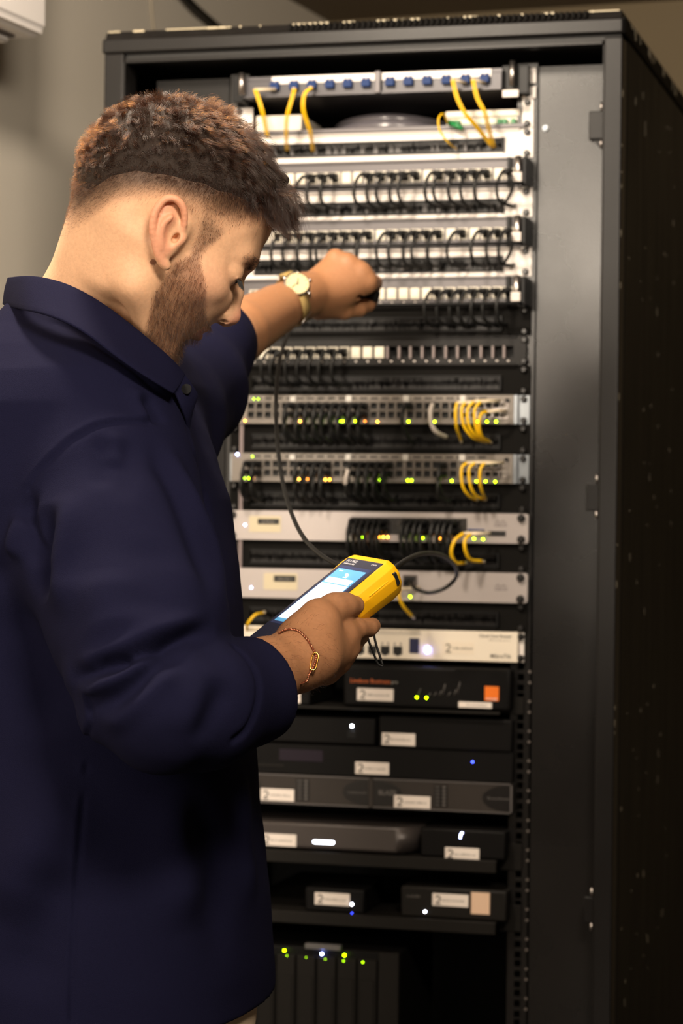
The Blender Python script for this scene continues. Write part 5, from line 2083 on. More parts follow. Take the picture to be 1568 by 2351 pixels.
def loft(name, rowsA, th, mt, parent, sub=4, cols=None):
    """sheet through rows of control points (each row a polyline), thickened to th"""
    R_ = [smooth_path([Vector(p) for p in r], sub) for r in rowsA]
    n = len(R_[0])
    cols_ = []
    for i in range(n):
        cols_.append(smooth_path([r[i] for r in R_], 3) if len(R_) > 2 else [R_[0][i], R_[1][i]])
    m_ = len(cols_[0])
    Vv = np.array([[list(cols_[i][j]) for j in range(m_)] for i in range(n)]).reshape(-1, 3)
    Q = []
    for i in range(n - 1):
        for j in range(m_ - 1):
            a = i * m_ + j
            Q.append((a, a + 1, a + m_ + 1, a + m_))
    me = np_mesh(name, Vv, np.array(Q), mt)
    o = bpy.data.objects.new(name, me)
    COL.objects.link(o)
    o.parent = parent
    WLOC[o] = Vector((0, 0, 0))
    md = o.modifiers.new('thick', 'SOLIDIFY')
    md.thickness = th
    md.offset = 0
    b = o.modifiers.new('round', 'BEVEL')
    b.width = th * .45
    b.segments = 2
    b.limit_method = 'ANGLE'
    return o


def rowp(L):
    return [Vector(pt(*q)) for q in L]


cTop = [(20, 637, 2.50), (58, 634, 2.445), (100, 638, 2.42), (150, 652, 2.405), (200, 676, 2.398), (250, 708, 2.395), (300, 746, 2.397), (350, 787, 2.402), (392, 824, 2.41), (424, 860, 2.425)]
cMid = [(12, 668, 2.50), (56, 672, 2.425), (100, 682, 2.395), (150, 700, 2.378), (200, 728, 2.370), (250, 763, 2.368), (300, 800, 2.371), (345, 835, 2.378), (384, 862, 2.388), (412, 884, 2.40)]
cBot = [(8, 700, 2.50), (54, 712, 2.41), (100, 722, 2.372), (150, 740, 2.352), (200, 768, 2.345), (250, 806, 2.345), (300, 842, 2.349), (340, 868, 2.356), (372, 888, 2.366), (398, 904, 2.378)]
collar = loft('collar', [rowp(cTop), rowp(cMid), rowp(cBot)], .0032, M_cloth, so)
# far half of the collar, behind the neck
fTop = [(20, 637, 2.50), (50, 640, 2.56), (110, 650, 2.60), (200, 690, 2.62), (290, 750, 2.61), (370, 810, 2.58), (424, 862, 2.53)]
fBot = [(8, 700, 2.50), (48, 712, 2.58), (110, 735, 2.64), (200, 785, 2.66), (290, 840, 2.65), (380, 890, 2.61), (445, 935, 2.55)]
loft('collar', [rowp(fTop), rowp(fBot)], .0032, M_cloth, so)
# collar stand and open placket edge
sTop = [(398, 838, 2.43), (424, 862, 2.425), (440, 884, 2.425), (452, 905, 2.43), (446, 924, 2.435), (437, 940, 2.435)]
sBot = [(380, 872, 2.42), (400, 900, 2.405), (414, 930, 2.405), (424, 960, 2.415), (428, 985, 2.425), (430, 1010, 2.43)]
loft('collar_stand', [rowp(sTop), rowp(sBot)], .0028, M_cloth, so)
pb_ = pt(428, 893, 2.412)
bt = MB()
bt.cyl(pb_ + vF * .002, pb_ - vF * .002, .0052, .0050, 16)
obj('button', bt, mat('dark_button', (0.006, 0.006, 0.007), 0.25), so)
# placket strip down the front
pl0 = [(443, 990, 2.44), (476, 1060, 2.46), (508, 1150, 2.47), (530, 1296, 2.48), (540, 1470, 2.50)]

# ------------------------------------------------------------------ trousers and shoes (mostly below the frame)
tr = Solid()
hipz = zpx(2330)
for sg in (-1, 1):
    c0 = pt(270, 2270, 2.53 + sg * .085)
    kn = np.array([c0[0], c0[1], .50]) + R0 * .02
    an = np.array([c0[0], c0[1], .10]) - R0 * .03
    tr.chain([(c0, .098), (kn, .075), (an, .060)], k=.05, kin=.05)
tr.ell(pt(265, 2300, 2.53), (.150, .17, .16), np.array([R0, F0, Z0]), k=.05)
tlo = np.minimum.reduce([c - r for _, c, r, _, _ in tr.ops]) - .02
thi = np.maximum.reduce([c + r for _, c, r, _, _ in tr.ops]) + .02
tv, tq = surface(tr, tlo, thi, 0.010)
tv = relax(tv, tq, 2, .5)
to = bpy.data.objects.new('trousers', np_mesh('trousers', tv, tq, mat('beige_cotton', srgb(206, 184, 156), 0.85, bump=0.3, bscale=900)))
COL.objects.link(to)
to.parent = person
to['label'] = 'beige trousers'
for sg in (-1, 1):
    c0 = pt(270, 2270, 2.53 + sg * .085)
    s_ = Solid()
    a = np.array([c0[0], c0[1], .052]) - R0 * .05
    s_.chain([(a, .046), (a + R0 * .10 - Z0 * .006, .045), (a + R0 * .19 - Z0 * .014, .036)], k=.02, kin=.02)
    s_.add(lambda P: .004 - P[..., 2], a, .4, 'i', 0)
    v_, q_ = surface(s_, a - .1, a + np.array([.35, .35, .12]), .006)
    ob = bpy.data.objects.new('shoe', np_mesh('shoe', relax(v_, q_, 1, .4), q_, mat('shoe_leather', (0.03, 0.025, 0.02), 0.5)))
    COL.objects.link(ob)
    ob.parent = person

# ------------------------------------------------------------------ hair, beard, brows
rng = np.random.default_rng(11)
hp = toH(bv)
hh = hairline(hp)
earm = (np.abs(hp[:, 1]) > .0775) & (hp[:, 2] < .045)


def hair_mat(name, mel, red, rough, var=0.25):
    m = bpy.data.materials.new(name)
    m.use_nodes = True
    nt = m.node_tree
    nt.nodes.remove(nt.nodes['Principled BSDF'])
    h = nt.nodes.new('ShaderNodeBsdfHairPrincipled')
    h.parametrization = 'MELANIN'
    h.inputs['Melanin'].default_value = mel
    h.inputs['Melanin Redness'].default_value = red
    h.inputs['Roughness'].default_value = rough
    h.inputs['Radial Roughness'].default_value = 0.5
    h.inputs['Random Color'].default_value = var
    nt.links.new(h.outputs[0], nt.nodes['Material Output'].inputs[0])
    return m


def strands(name, P, rad, m, parent):
    """P: (n strands, k points, 3)"""
    n, k = P.shape[:2]
    hc_ = bpy.data.hair_curves.new(name)
    hc_.add_curves([k] * n)
    hc_.attributes['position'].data.foreach_set('vector', P.reshape(-1).astype(f32))
    ra = hc_.attributes.new('radius', 'FLOAT', 'POINT')
    r = np.tile(np.linspace(1, .35, k) * rad, n)
    ra.data.foreach_set('value', r.astype(f32))
    hc_.materials.append(m)
    o = bpy.data.objects.new(name, hc_)
    COL.objects.link(o)
    o.parent = parent
    return o


def sample(mask_w, n):
    idx = np.nonzero(mask_w > 0)[0]
    w = mask_w[idx] / mask_w[idx].sum()
    ch = rng.choice(idx, n, p=w)
    P = bv[ch] + rng.normal(0, SKH * .6, (n, 3))
    N = nrm[ch]
    off = ((P - bv[ch]) * N).sum(1)
    return P - N * off[:, None], N, ch


def length_map(q):
    x, z = q[:, 0], q[:, 2]
    h = hairline(q)
    L = np.interp(h, [-.05, -.01, .0, .010, .024, .040, .060, .09], [.0015, .0030, .0055, .0105, .020, .031, .038, .042])
    L = L * np.interp(x, [-.10, -.06, .0, .04, .07], [.50, .62, .95, 1.15, 1.30])
    L = L * .78 + .040 * sstep(.038, .058, x) * sstep(-.006, .004, h)
    return L


zone = near_head & ~earm & (hp[:, 2] > -.085)
lenv = length_map(hp)
# cap of hair under the loose strands
capmask = zone & (hh > -.003)
keepv = capmask
fk = keepv[bq].all(1)
used_ = np.unique(bq[fk])
remap = -np.ones(len(bv), int)
remap[used_] = np.arange(len(used_))
cq = remap[bq[fk]]
cw = bv[used_]
q_ = hp[used_]
lump = np.sin(q_[:, 0] * 160 + 2 * np.sin(q_[:, 1] * 90)) * np.sin(q_[:, 1] * 130 + q_[:, 2] * 90) * .5 + .5
thick = lenv[used_] * (.13 + .14 * lump) * sstep(-.002, .030, hh[used_]) - .0002
cv = cw + nrm[used_] * thick[:, None] + np.array(hf) * (thick * .25)[:, None]
cv = relax(cv, cq, 3, .5)
M_cap = mat('hair_mass', srgb(36, 25, 18), 0.7, noise=0.5, nscale=260, bump=1.0, bscale=700, spec=0.3)
cap_o = bpy.data.objects.new('hair', np_mesh('hair', cv, cq, M_cap))
COL.objects.link(cap_o)
cap_o.parent = person
WLOC[cap_o] = Vector((0, 0, 0))
cap_o['label'] = 'short curly brown hair'

# loose strands
NS, KP = 30000, 10
wgt = np.where(zone & (hh > .000), 0.65 + sstep(.01, .05, hh) + 1.2 * (hp[:, 0] > .045), 0)
P0, N0, ch = sample(wgt, NS)
q0 = toH(P0)
L = length_map(q0) * rng.uniform(.65, 1.25, NS)
NC = 900
cc = rng.choice(NS, NC, replace=False)
D = ((P0[:, None, :] - P0[None, cc, :]) ** 2).sum(-1) if NS * NC < 4e7 else None
cl = D.argmin(1)
cA = rng.normal(0, 1, (NC, 3))
cB = rng.normal(0, 1, (NC, 3))
om = rng.uniform(1.6, 4.2, NC)
ph = rng.uniform(0, 6.28, NC)
up_w = np.array(hu)
flow = np.array(hf)[None, :] * np.interp(q0[:, 0], [-.11, -.06, 0, .06], [-.25, .15, .55, .9])[:, None] + np.array([0, 0, -1.0])[None, :] * np.interp(q0[:, 0], [-.11, -.02, .03, .08], [.30, .0, .30, 1.7])[:, None]
flow += np.array(hl)[None, :] * (q0[:, 1] * 5)[:, None]
d_ = N0 * .75 + flow * .45 + rng.normal(0, .12, (NS, 3))
d_ /= np.linalg.norm(d_, axis=1)[:, None]
pos = P0 + N0 * (-.001)
PTS = [pos.copy()]
for k in range(1, KP):
    s = k / (KP - 1)
    curl = cA[cl] * np.cos(om[cl] * s * 2 + ph[cl])[:, None] + cB[cl] * np.sin(om[cl] * s * 2 + ph[cl])[:, None]
    d_ = d_ + flow * .34 + curl * (.20 + .16 * (q0[:, 0] > .045))[:, None] + rng.normal(0, .05, (NS, 3))
    # keep the strand outside the skull
    dn = (d_ * N0).sum(1)
    d_ += N0 * np.maximum(0, -.12 - dn)[:, None]
    d_ /= np.linalg.norm(d_, axis=1)[:, None]
    pos = pos + d_ * (L / (KP - 1))[:, None]
    PTS.append(pos.copy())
PT = np.stack(PTS, 1)
for k in range(1, KP):
    s = k / (KP - 1)
    mean = np.zeros((NC, 3))
    cnt = np.bincount(cl, minlength=NC)[:, None]
    for c in range(3):
        mean[:, c] = np.bincount(cl, PT[:, k, c], NC)
    mean /= np.maximum(cnt, 1)
    PT[:, k] += (mean[cl] - PT[:, k]) * (.45 * s)
strands('hair_strands', PT, .00012, hair_mat('brown_hair', .80, .12, .32, .15), cap_o)

# clipped sides
NF = 13000
fd_ = fade(hp)
wf = np.where(zone & (fd_ > -.1) & (hh < .016), np.clip(fd_, 0, 1) ** 1.3 + .03, 0)
P1, N1, _ = sample(wf, NF)
dirs = N1 * .75 - np.array(hu) * .5 + np.array(hf) * .1 + rng.normal(0, .22, (NF, 3))
dirs /= np.linalg.norm(dirs, axis=1)[:, None]
L1 = (length_map(toH(P1)) + .0016) * rng.uniform(.7, 1.3, NF)
PT1 = np.stack([P1, P1 + dirs * (L1 * .5)[:, None], P1 + (dirs * .8 - np.array(hu) * .2) * L1[:, None]], 1)
strands('clipped_sides', PT1, .00006, hair_mat('clipped_hair', .85, .45, .4, .2), cap_o)

# beard
bm_ = beardmask(hp) * near_head
wb = np.where(bm_ > .25, bm_, 0)
NB = 9500
P2, N2, c2 = sample(wb, NB)
q2 = toH(P2)
dirs = N2 * .55 - np.array(hu) * .55 + np.array(hf) * .25 + rng.normal(0, .26, (NB, 3))
dirs /= np.linalg.norm(dirs, axis=1)[:, None]
L2 = np.interp(q2[:, 2], [-.12, -.08, -.03, .02], [.011, .0085, .006, .0025]) * rng.uniform(.6, 1.25, NB)
bend = rng.normal(0, .3, (NB, 3)) - N2 * .35
PT2 = np.stack([P2, P2 + dirs * (L2 * .4)[:, None], P2 + dirs * (L2 * .75)[:, None] + bend * (L2 * .10)[:, None], P2 + dirs * L2[:, None] + bend * (L2 * .28)[:, None]], 1)
bo = strands('beard', PT2, .00008, hair_mat('beard_hair', .74, .5, .38, .35), person)
bo['label'] = 'short brown beard'

# eyebrows and lashes
PB, NBr = [], 420
for sg in (-1, 1):
    for i in range(NBr):
        t = rng.uniform(0, 1)
        base = H(.0850 - .012 * t ** 2, sg * (.012 + .034 * t), .0195 + .004 * math.sin(t * 2.6) + rng.normal(0, .0020))
        j = np.argmin(((bv - base) ** 2).sum(1))
        p = bv[j]
        dd = nrm[j] * .30 + np.array(hl) * sg * .75 + np.array(hu) * (.35 - .5 * t) + rng.normal(0, .15, 3)
        dd /= np.linalg.norm(dd)
        l = rng.uniform(.005, .008)
        PB.append([p + nrm[j] * .0002, p + dd * l * .5, p + dd * l - nrm[j] * l * .2])
strands('eyebrow', np.array(PB), .00010, hair_mat('brow_hair', .9, .4, .4, .1), person)
PL = []
for sg in (-1, 1):
    for i in range(170):
        t = rng.uniform(0, 1)
        p = H(.0915 - .0078 * t ** 1.3, sg * (.0240 + .0210 * t), .0014 - .0012 * t)
        dd = np.array(hf) * .75 - np.array(hu) * .75 + np.array(hl) * sg * (.1 + .5 * t) + rng.normal(0, .07, 3)
        dd /= np.linalg.norm(dd)
        l = rng.uniform(.006, .0095)
        PL.append([p, p + dd * l * .55, p + dd * l + np.array(hf) * l * .12])
strands('eyelashes', np.array(PL), .00013, hair_mat('lash_hair', 1.0, .2, .4, 0), person)

# fine dark hairs on the near forearm
ax = (wr_n - el_n)
tt_ = ((bv - el_n) @ ax) / (ax @ ax)
dist = np.linalg.norm(bv - el_n - tt_[:, None] * ax, axis=1)
wa_ = np.where((tt_ > .70) & (tt_ < 1.10) & (dist < .06), 1.0, 0)
P3, N3, _ = sample(wa_, 900)
dd = N3 * .35 + (ax / np.linalg.norm(ax)) * .6 - vU * .45 + rng.normal(0, .3, (900, 3))
dd /= np.linalg.norm(dd, axis=1)[:, None]
l3 = rng.uniform(.005, .011, 900)
PT3 = np.stack([P3, P3 + dd * (l3 * .5)[:, None], P3 + dd * l3[:, None] - N3 * (l3 * .25)[:, None]], 1)
strands('forearm_hair', PT3, .00005, hair_mat('arm_hair', .8, .5, .4, .2), person)

for sg in (-1, 1):
    ey = MB()
    c = Vector(H(.0748, sg * .0325, .0015))
    ey.sph(c, .0128 * HS, 20, 14)
    eo = obj('eye', ey, mat('eye_white', srgb(196, 180, 168), 0.2, coat=0.5), person)
    g_ = Vector(np.array(hf) * .80 - np.array(hu) * .60).normalized()
    ir = MB()
    ir.cyl(c + g_ * .0122, c + g_ * .01325, .0062, .0050, 20)
    obj('iris', ir, mat('iris_brown', (0.012, 0.008, 0.005), 0.1, coat=1.0), eo)

# ------------------------------------------------------------------ yellow tester in the right hand
tl = thing('cable_tester', 'yellow handheld network tester with lit touchscreen, held in the near hand', 'tester', Vector(TC))
M_yel = mat('tester_yellow', srgb(246, 182, 12), 0.42, noise=0.04, nscale=60, bump=0.12, bscale=1500)
M_bez = mat('tester_bezel', srgb(44, 46, 66), 0.35, bump=0.05, bscale=1200)
sec = [(-.0300, .0), (.0265, .0), (.0335, .0055), (.0375, .0150), (.0355, .0270), (.0290, .0385), (-.0280, .0385), (-.0345, .0270), (-.0355, .0100), (-.0335, .0025)]
tb = MB()
rings = []
AS = [(-.0900, .80, .003), (-.0885, .90, .0008), (-.082, .97, 0), (-.045, .97, 0), (0, .965, 0), (.04, .99, 0), (.074, 1.03, 0), (.0835, 1.0, .0005), (.0890, .93, .003), (.0900, .86, .006)]
for a, sc_, dz in AS:
    rings.append([tb.bm.verts.new(Vector(T(a, b * sc_, .0195 + (c - .0195) * (1 - (1 - sc_) * .8) + dz * 0))) for b, c in sec])
n = len(sec)
for i in range(len(rings) - 1):
    for k in range(n):
        f = tb.bm.faces.new((rings[i][k], rings[i][(k + 1) % n], rings[i + 1][(k + 1) % n], rings[i + 1][k]))
        f.smooth = False
tb.bm.faces.new(rings[0][::-1])
tb.bm.faces.new(rings[-1])
hs_o = obj('housing', tb, M_yel, tl, 'yellow plastic housing')
bvm = hs_o.modifiers.new('round', 'BEVEL')
bvm.width = .0018
bvm.segments = 3
bvm.limit_method = 'ANGLE'
bvm.angle_limit = math.radians(12)
hs_o.data.polygons.foreach_set('use_smooth', [True] * len(hs_o.data.polygons))
MT = Matrix(((TE2[0], TE1[0], -TE3[0], 0), (TE2[1], TE1[1], -TE3[1], 0), (TE2[2], TE1[2], -TE3[2], 0), (0, 0, 0, 1)))


def tslab(name, a0, a1, b0, b1, c, th, m, parent, label=None, bev=.0003):
    M = Matrix.Translation(Vector(T((a0 + a1) / 2, (b0 + b1) / 2, c - th / 2))) @ MT
    return obj(name, MB().obox(M, abs(b1 - b0), abs(a1 - a0), th, bev), m, parent, label)


bz = tslab('bezel', -.0715, .0800, -.0285, .0262, .0002, .0012, M_bez, tl, 'dark navy bezel')
tslab('screen_rim', -.0440, .0660, -.0250, .0225, -.0008, .0006, mat('screen_rim_navy', srgb(64, 72, 112), 0.25), tl)
scn = tslab('screen', -.0400, .0600, -.0225, .0200, -.0013, .0003, mat('screen_blue', srgb(96, 160, 200), 0.3, emit=srgb(70, 128, 168), es=.72), tl, 'lit blue and white screen')
M_scw = mat('screen_white', (0.8, 0.85, 0.9), 0.3, emit=srgb(215, 232, 252), es=.80)
tslab('screen_card', .0340, .0430, -.0205, .0170, -.0016, .0001, M_scw, scn)
tslab('screen_list', -.0345, .0320, -.0215, .0190, -.0016, .0001, M_scw, scn)
M_ico = mat('screen_icon', (0.8, 0.85, 0.9), 0.3, emit=(0.9, 0.95, 1.0), es=.8)
ic = MB()
ic.sph(T(.0500, .0000, -.0017), .0022, 10, 6)
ic.obox(Matrix.Translation(Vector(T(.0462, .0000, -.0017))) @ MT, .0052, .0012, .0002)
ic.obox(Matrix.Translation(Vector(T(.0560, -.0150, -.0017))) @ MT, .0050, .0014, .0002)
obj('screen_icon', ic, M_ico, scn, stuff=True)
ln = MB()
for k, a in enumerate((.0385, .024, .019, .010, .005, -.004, -.009)):
    ln.obox(Matrix.Translation(Vector(T(a, -.006 + .002 * (k % 3), -.0018))) @ MT, .020 - .004 * (k % 3), .0008, .0001)
obj('screen_text', ln, mat('screen_faint_text', (0.5, 0.55, 0.6), 0.4, emit=srgb(180, 198, 222), es=.75), scn, stuff=True)
for s_, a, b, z in (('FLUKE', .0745, -.0165, .0056), ('networks', .0700, -.0165, .0042)):
    me_ = text_mesh(s_, z, bold=.0001)
    me_.materials.append(mat('pale_lettering', srgb(190, 188, 196), 0.5))
    o = bpy.data.objects.new('lettering', me_)
    COL.objects.link(o)
    o.parent = bz
    o.matrix_parent_inverse = Matrix.Translation(-WLOC[bz])
    o.matrix_world = Matrix.Translation(Vector(T(a, b, -.0013))) @ MT
mk = MB()
for k in range(5):
    mk.obox(Matrix.Translation(Vector(T(.0745 + .0007 * (k % 2), .014 + k * .0017, -.0012))) @ MT, .0010, .0018, .0001)
obj('model_mark', mk, mat('pale_lettering', srgb(190, 188, 196), 0.5), bz, stuff=True)
M = Matrix.Translation(Vector(T(.0805, .0372, .0165))) @ MT
obj('side_slot', MB().obox(M, .0030, .0042, .0145, .0004), M_hole, tl)
gr = MB()
for a in (.055,):
    M = Matrix.Translation(Vector(T(a, .0372, .0125))) @ MT
    gr.obox(M, .0012, .030, .0010, .0003)
obj('side_ridge', gr, M_yel, tl)

# strap, test cords ---------------------------------------------------------------
st = thing('strap_cord', 'thin black cord loop hanging below the hand beside the tester', 'cord', pt(850, 1455, 2.47))
p1 = [pt(*q) for q in [(838, 1440, 2.525), (846, 1470, 2.525), (857, 1498, 2.525), (868, 1524, 2.525), (880, 1530, 2.525)]]
p2 = [pt(*q) for q in [(856, 1436, 2.528), (861, 1470, 2.528), (870, 1500, 2.527), (880, 1530, 2.525)]]
obj('cord', MB().tube(smooth_path(p1, 5), .0013, 6), M_cable, st)
obj('cord', MB().tube(smooth_path(p2, 5), .0013, 6), M_cable, st)
t = thing('test_cable', 'long black cord hanging from the raised hand to the tester', 'cord', pt(660, 760, 3.42))
M = Matrix.Translation(Vector(pt(842, 676, 3.415))) @ Matrix.Rotation(.2, 4, 'Y')
obj('plug', MB().obox(M, .036, .014, .016, .002), M_plastic, t)  # added and enlarged so the gap in the fist reads dark
pts = [pt(*q) for q in [(830, 684, 3.44), (790, 700, 3.46), (760, 712, 3.46), (716, 728, 3.46), (672, 750, 3.42), (645, 815, 3.30), (634, 905, 3.18), (636, 1005, 3.06), (648, 1100, 2.96), (668, 1175, 2.86), (700, 1238, 2.76), (750, 1283, 2.66), (820, 1312, 2.58), (880, 1322, 2.53)]] + [V3(T(.092, -.004, .022))]
obj('cord', MB().tube(smooth_path(pts, 7), .0027, 8), M_cable, t)
t = thing('test_lead', 'black cord looping from the tester to the plain silver switch', 'cord', pt(1046, 1300, 3.45))
pts = [V3(T(.092, .010, .022))] + [pt(*q) for q in [(935, 1284, 2.62), (975, 1270, 2.95), (1015, 1275, 3.25), (1044, 1298, 3.42), (1047, 1325, 3.48), (1022, 1350, 3.50), (985, 1361, 3.50), (955, 1352, 3.52), (942, 1338, 3.555)]]
obj('cord', MB().tube(smooth_path(pts, 7), .0029, 8), M_cable, t)
q = at(941, 1338, -.012)
inst('plug', ME_plug, t, (q.x, -.012, q.z))

# wristwatch on the far wrist --------------------------------------------------------
fa = vR * .88 + vU * .36 + vF * .32
fa /= np.linalg.norm(fa)
wc = el_f + (wr_f - el_f) * .90
nd = -vR * .004 + vU * .008 - vF * .030
nd = nd - fa * (nd @ fa)
nd /= np.linalg.norm(nd)
md_ = np.cross(fa, nd)
wt = thing('wristwatch', 'cream-dial wristwatch with khaki strap on the raised wrist', 'watch', Vector(wc))
rw = .0355


def ring(ang, off, lift=0.0):
    """point of the strap, lying on the skin: angle from the dial, offset along the arm"""
    a = math.radians(ang)
    u = nd * math.cos(a) + md_ * math.sin(a)
    rr_ = np.arange(.016, .060, .0006)
    P = wc + fa * off + rr_[:, None] * u
    out = np.nonzero(body.ev(P) > .0010)[0]
    r = rr_[out[0]] if len(out) else rw
    if abs((ang + 180) % 360 - 180) < 50:
        r = max(r, rw * .97)
    return Vector(wc + u * (r + lift) + fa * off)


rw = float((Vector(ring(0, 0)) - Vector(wc)).length)
sb = MB()
for (o0, o1) in ((-.0090, .0090),):
    R_ = []
    for k in range(49):
        a = 22 + k * (316 / 48)
        R_.append([sb.bm.verts.new(ring(a, o, l)) for o, l in ((-.0090, 0), (.0090, 0), (.0090, .0018), (-.0090, .0018))])
    for i in range(48):
        for k in range(4):
            sb._fin([sb.bm.faces.new((R_[i][k], R_[i][(k + 1) % 4], R_[i + 1][(k + 1) % 4], R_[i + 1][k]))], True)
obj('strap', sb, mat('khaki_strap', srgb(156, 130, 76), 0.85, noise=0.1, nscale=600, bump=0.5, bscale=1500), wt, 'khaki fabric strap')
for a in (-64, 64):
    p0, p1_ = ring(a, -.0108, .0026), ring(a, .0108, .0026)
    obj('keeper_bar', MB().cyl(p0, p1_, .0013, n=10), M_chrome, wt)
Wd = lambda u, v, w: Vector(wc + nd * (rw + w) + fa * u + md_ * v)
obj('case', MB().cyl(Wd(0, 0, .000), Wd(0, 0, .0065), .0180, .0186, 40).cyl(Wd(0, 0, .0065), Wd(0, 0, .0090), .0186, .0166, 40), mat('watch_steel', srgb(220, 214, 210), 0.14, 1.0), wt)
lg_ = MB()
for su in (-1, 1):
    for sv_ in (-1, 1):
        a, b_ = Wd(su * .0105, sv_ * .0140, .0040), Wd(su * .0098, sv_ * .0215, -.0010)
        lg_.tube([a, (a + b_) / 2 + Vector(nd) * .001, b_], [.0028, .0024, .0016], 8)
obj('lug', lg_, mat('watch_steel', srgb(220, 214, 210), 0.14, 1.0), wt, stuff=True)
obj('crown', MB().cyl(Wd(.0185, 0, .0035), Wd(.0215, 0, .0035), .0026, n=12), M_chrome, wt)
dl = obj('dial', MB().cyl(Wd(0, 0, .0090), Wd(0, 0, .0093), .0156, n=40), mat('cream_dial', srgb(206, 190, 146), 0.4, coat=0.2), wt, 'cream dial')
mk = MB()
for k in range(12):
    a = math.radians(30 * k)
    u, v = math.cos(a), math.sin(a)
    mk.tube([Wd(u * .0118, v * .0118, .0096), Wd(u * .0140, v * .0140, .0096)], .00035, 4)
obj('hour_mark', mk, mat('watch_print', srgb(96, 84, 54), 0.5), dl, stuff=True)
hb = MB()
hb.tube([Wd(-.002, 0, .0098), Wd(-.0105, .003, .0098)], .0005, 4)
obj('watch_hand', hb, M_plastic, dl)
hb = MB()
hb.tube([Wd(-.001, .002, .0099), Wd(.004, -.0065, .0099)], .0006, 4)
obj('watch_hand', hb, M_plastic, dl)
obj('hand_pivot', MB().cyl(Wd(0, 0, .0093), Wd(0, 0, .0102), .0012, n=10), M_plastic, dl)

# bracelet on the near wrist ----------------------------------------------------------
br = thing('bracelet', 'thin rose-gold rope bracelet with open gold link on the near wrist', 'bracelet', pt(712, 1490, 2.36))
bpx = [(640, 1456), (661, 1447), (684, 1450), (702, 1466), (716, 1489), (723, 1503), (722, 1518), (716, 1534), (708, 1547), (693, 1567)]
vis = []
for x, y in bpx:
    h = body.hit(x, y)
    if h is not None:
        g_ = body.ev(np.array([h + np.eye(3)[i] * .001 for i in range(3)])) - body.ev(h[None, :])[0]
        g_ /= np.linalg.norm(g_) + 1e-9
        vis.append(h + g_ * .0012)
axp = vis[len(vis) // 2]
cen = (vis[0] + vis[-1]) / 2
cen = wr_n + (wr_n - el_n) * ((cen - wr_n) @ (wr_n - el_n)) / ((wr_n - el_n) @ (wr_n - el_n))
back = [cen + (cen - p) * .95 for p in vis[2:-2]]
loop = smooth_path([Vector(p) for p in vis] + [Vector(p) for p in back], 8)
# twisted rope: two strands round the path
M_rope = mat('rose_gold', srgb(176, 112, 84), 0.3, 0.85)
for ph_ in (0, math.pi):
    tw = []
    for i, p in enumerate(loop):
        tdir = (loop[min(i + 1, len(loop) - 1)] - loop[max(i - 1, 0)]).normalized()
        s1 = tdir.orthogonal().normalized()
        s2 = tdir.cross(s1)
        a = ph_ + i * 1.4
        tw.append(p + (s1 * math.cos(a) + s2 * math.sin(a)) * .0007)
    obj('rope_strand', MB().tube(tw, .0007, 5), M_rope, br)
lk0, lk1 = Vector(vis[5]), Vector(vis[7])
dL = (lk1 - lk0)
ln_ = dL.normalized()
sd = ln_.cross(Vector(vF)).normalized()
cL = (lk0 + lk1) / 2 - Vector(vF) * .0015
ov = []
hl_ = dL.length / 2 + .0015
for k in range(28):
    a = 2 * math.pi * k / 28
    ca, sa = math.cos(a), math.sin(a)
    ov.append(cL + ln_ * (hl_ * (abs(ca) ** .45) * (1 if ca > 0 else -1)) + sd * (.0030 * (abs(sa) ** .6) * (1 if sa > 0 else -1)))
obj('gold_link', MB().tube(ov, .0009, 8, closed=True), mat('bright_gold', srgb(236, 178, 84), 0.16, 1.0), br, 'elongated gold link')

# ------------------------------------------------------------------ air conditioner and cables on the left wall


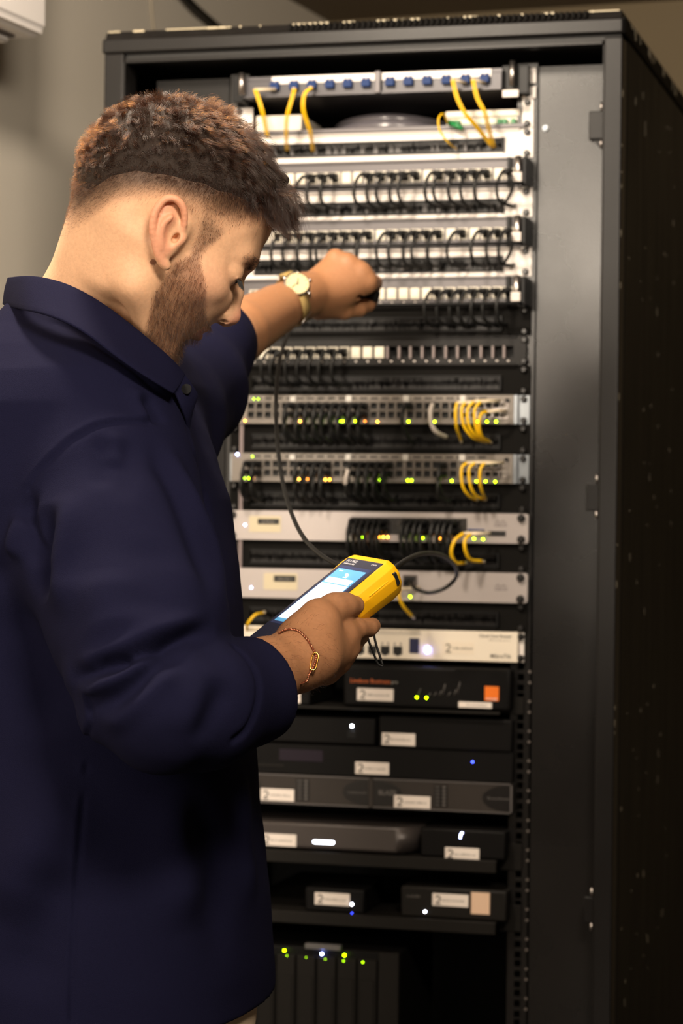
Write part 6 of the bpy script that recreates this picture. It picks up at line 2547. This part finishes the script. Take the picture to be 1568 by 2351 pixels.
def atx(px, py, X):
    """pixel ray met with the plane at distance X - WX in front of the left wall"""
    n = wpt(WX + 1, 0, 0) - wpt(WX, 0, 0)
    v = CF + CR * ((px - 784) / FPX) + CU * ((1175.5 - py) / FPX)
    return CAM + v * ((wpt(X, 0, 0) - CAM).dot(n) / v.dot(n))


a1 = atx(92, 70, WX + 0.20)
_ct, _st = math.cos(WROT), math.sin(WROT)
_d = a1 - wpt(WX, 0, 0)
yE = -_d.x * _st + _d.y * _ct
z0_ = a1.z - .012
ac = thing('air_conditioner', 'white wall air conditioner, its rounded end at the top left', 'air conditioner', wpt(WX + .1, yE - .4, z0_))


def wob(name, mb, m):
    for q in mb.bm.verts:
        q.co = wpt(q.co.x, q.co.y, q.co.z)
    return obj(name, mb, m, ac)


poly = [(WX, z0_ + .30), (WX + .195, z0_ + .30), (WX + .21, z0_ + .285), (WX + .212, z0_ + .010), (WX + .202, z0_), (WX, z0_)]
mb = MB()
mb.prism([(x, z) for x, z in poly], 'y', yE - .8, yE)
bmesh.ops.bevel(mb.bm, geom=list(mb.bm.edges), offset=.007, segments=3, affect='EDGES')
for f in mb.bm.faces:
    f.smooth = f.calc_area() < .003
wob('housing', mb, M_ac)
wob('air_flap', MB().box(WX + .05, WX + .165, yE - .76, yE - .04, z0_ - .014, z0_ - .003, .004, 2), M_ac)
wob('outlet_gap', MB().box(WX + .04, WX + .17, yE - .77, yE - .03, z0_ - .004, z0_ + .003), mat('ac_shadow_grey', srgb(120, 112, 108), 0.6))
c1 = [atx(405, -30, WX + .02), atx(440, 10, WX + .02), atx(470, 38, WX + .015), atx(500, 64, WX + .015), atx(530, 95, WX + .015)]
wc_ = thing('wall_cable', 'black cable running down the wall behind the rack top', 'cable', c1[0])
obj('cord', MB().tube(smooth_path(c1, 5), .0085, 8), M_cable, wc_)
c2 = [atx(346, -30, WX + .004), atx(349, 30, WX + .004), atx(355, 75, WX + .004)]
wd_ = thing('wall_cable', 'thin pale cable fixed to the wall left of the black one', 'cable', c2[0])
obj('cord', MB().tube(smooth_path(c2, 4), .0022, 6), mat('pale_cable', srgb(178, 166, 144), 0.5), wd_)
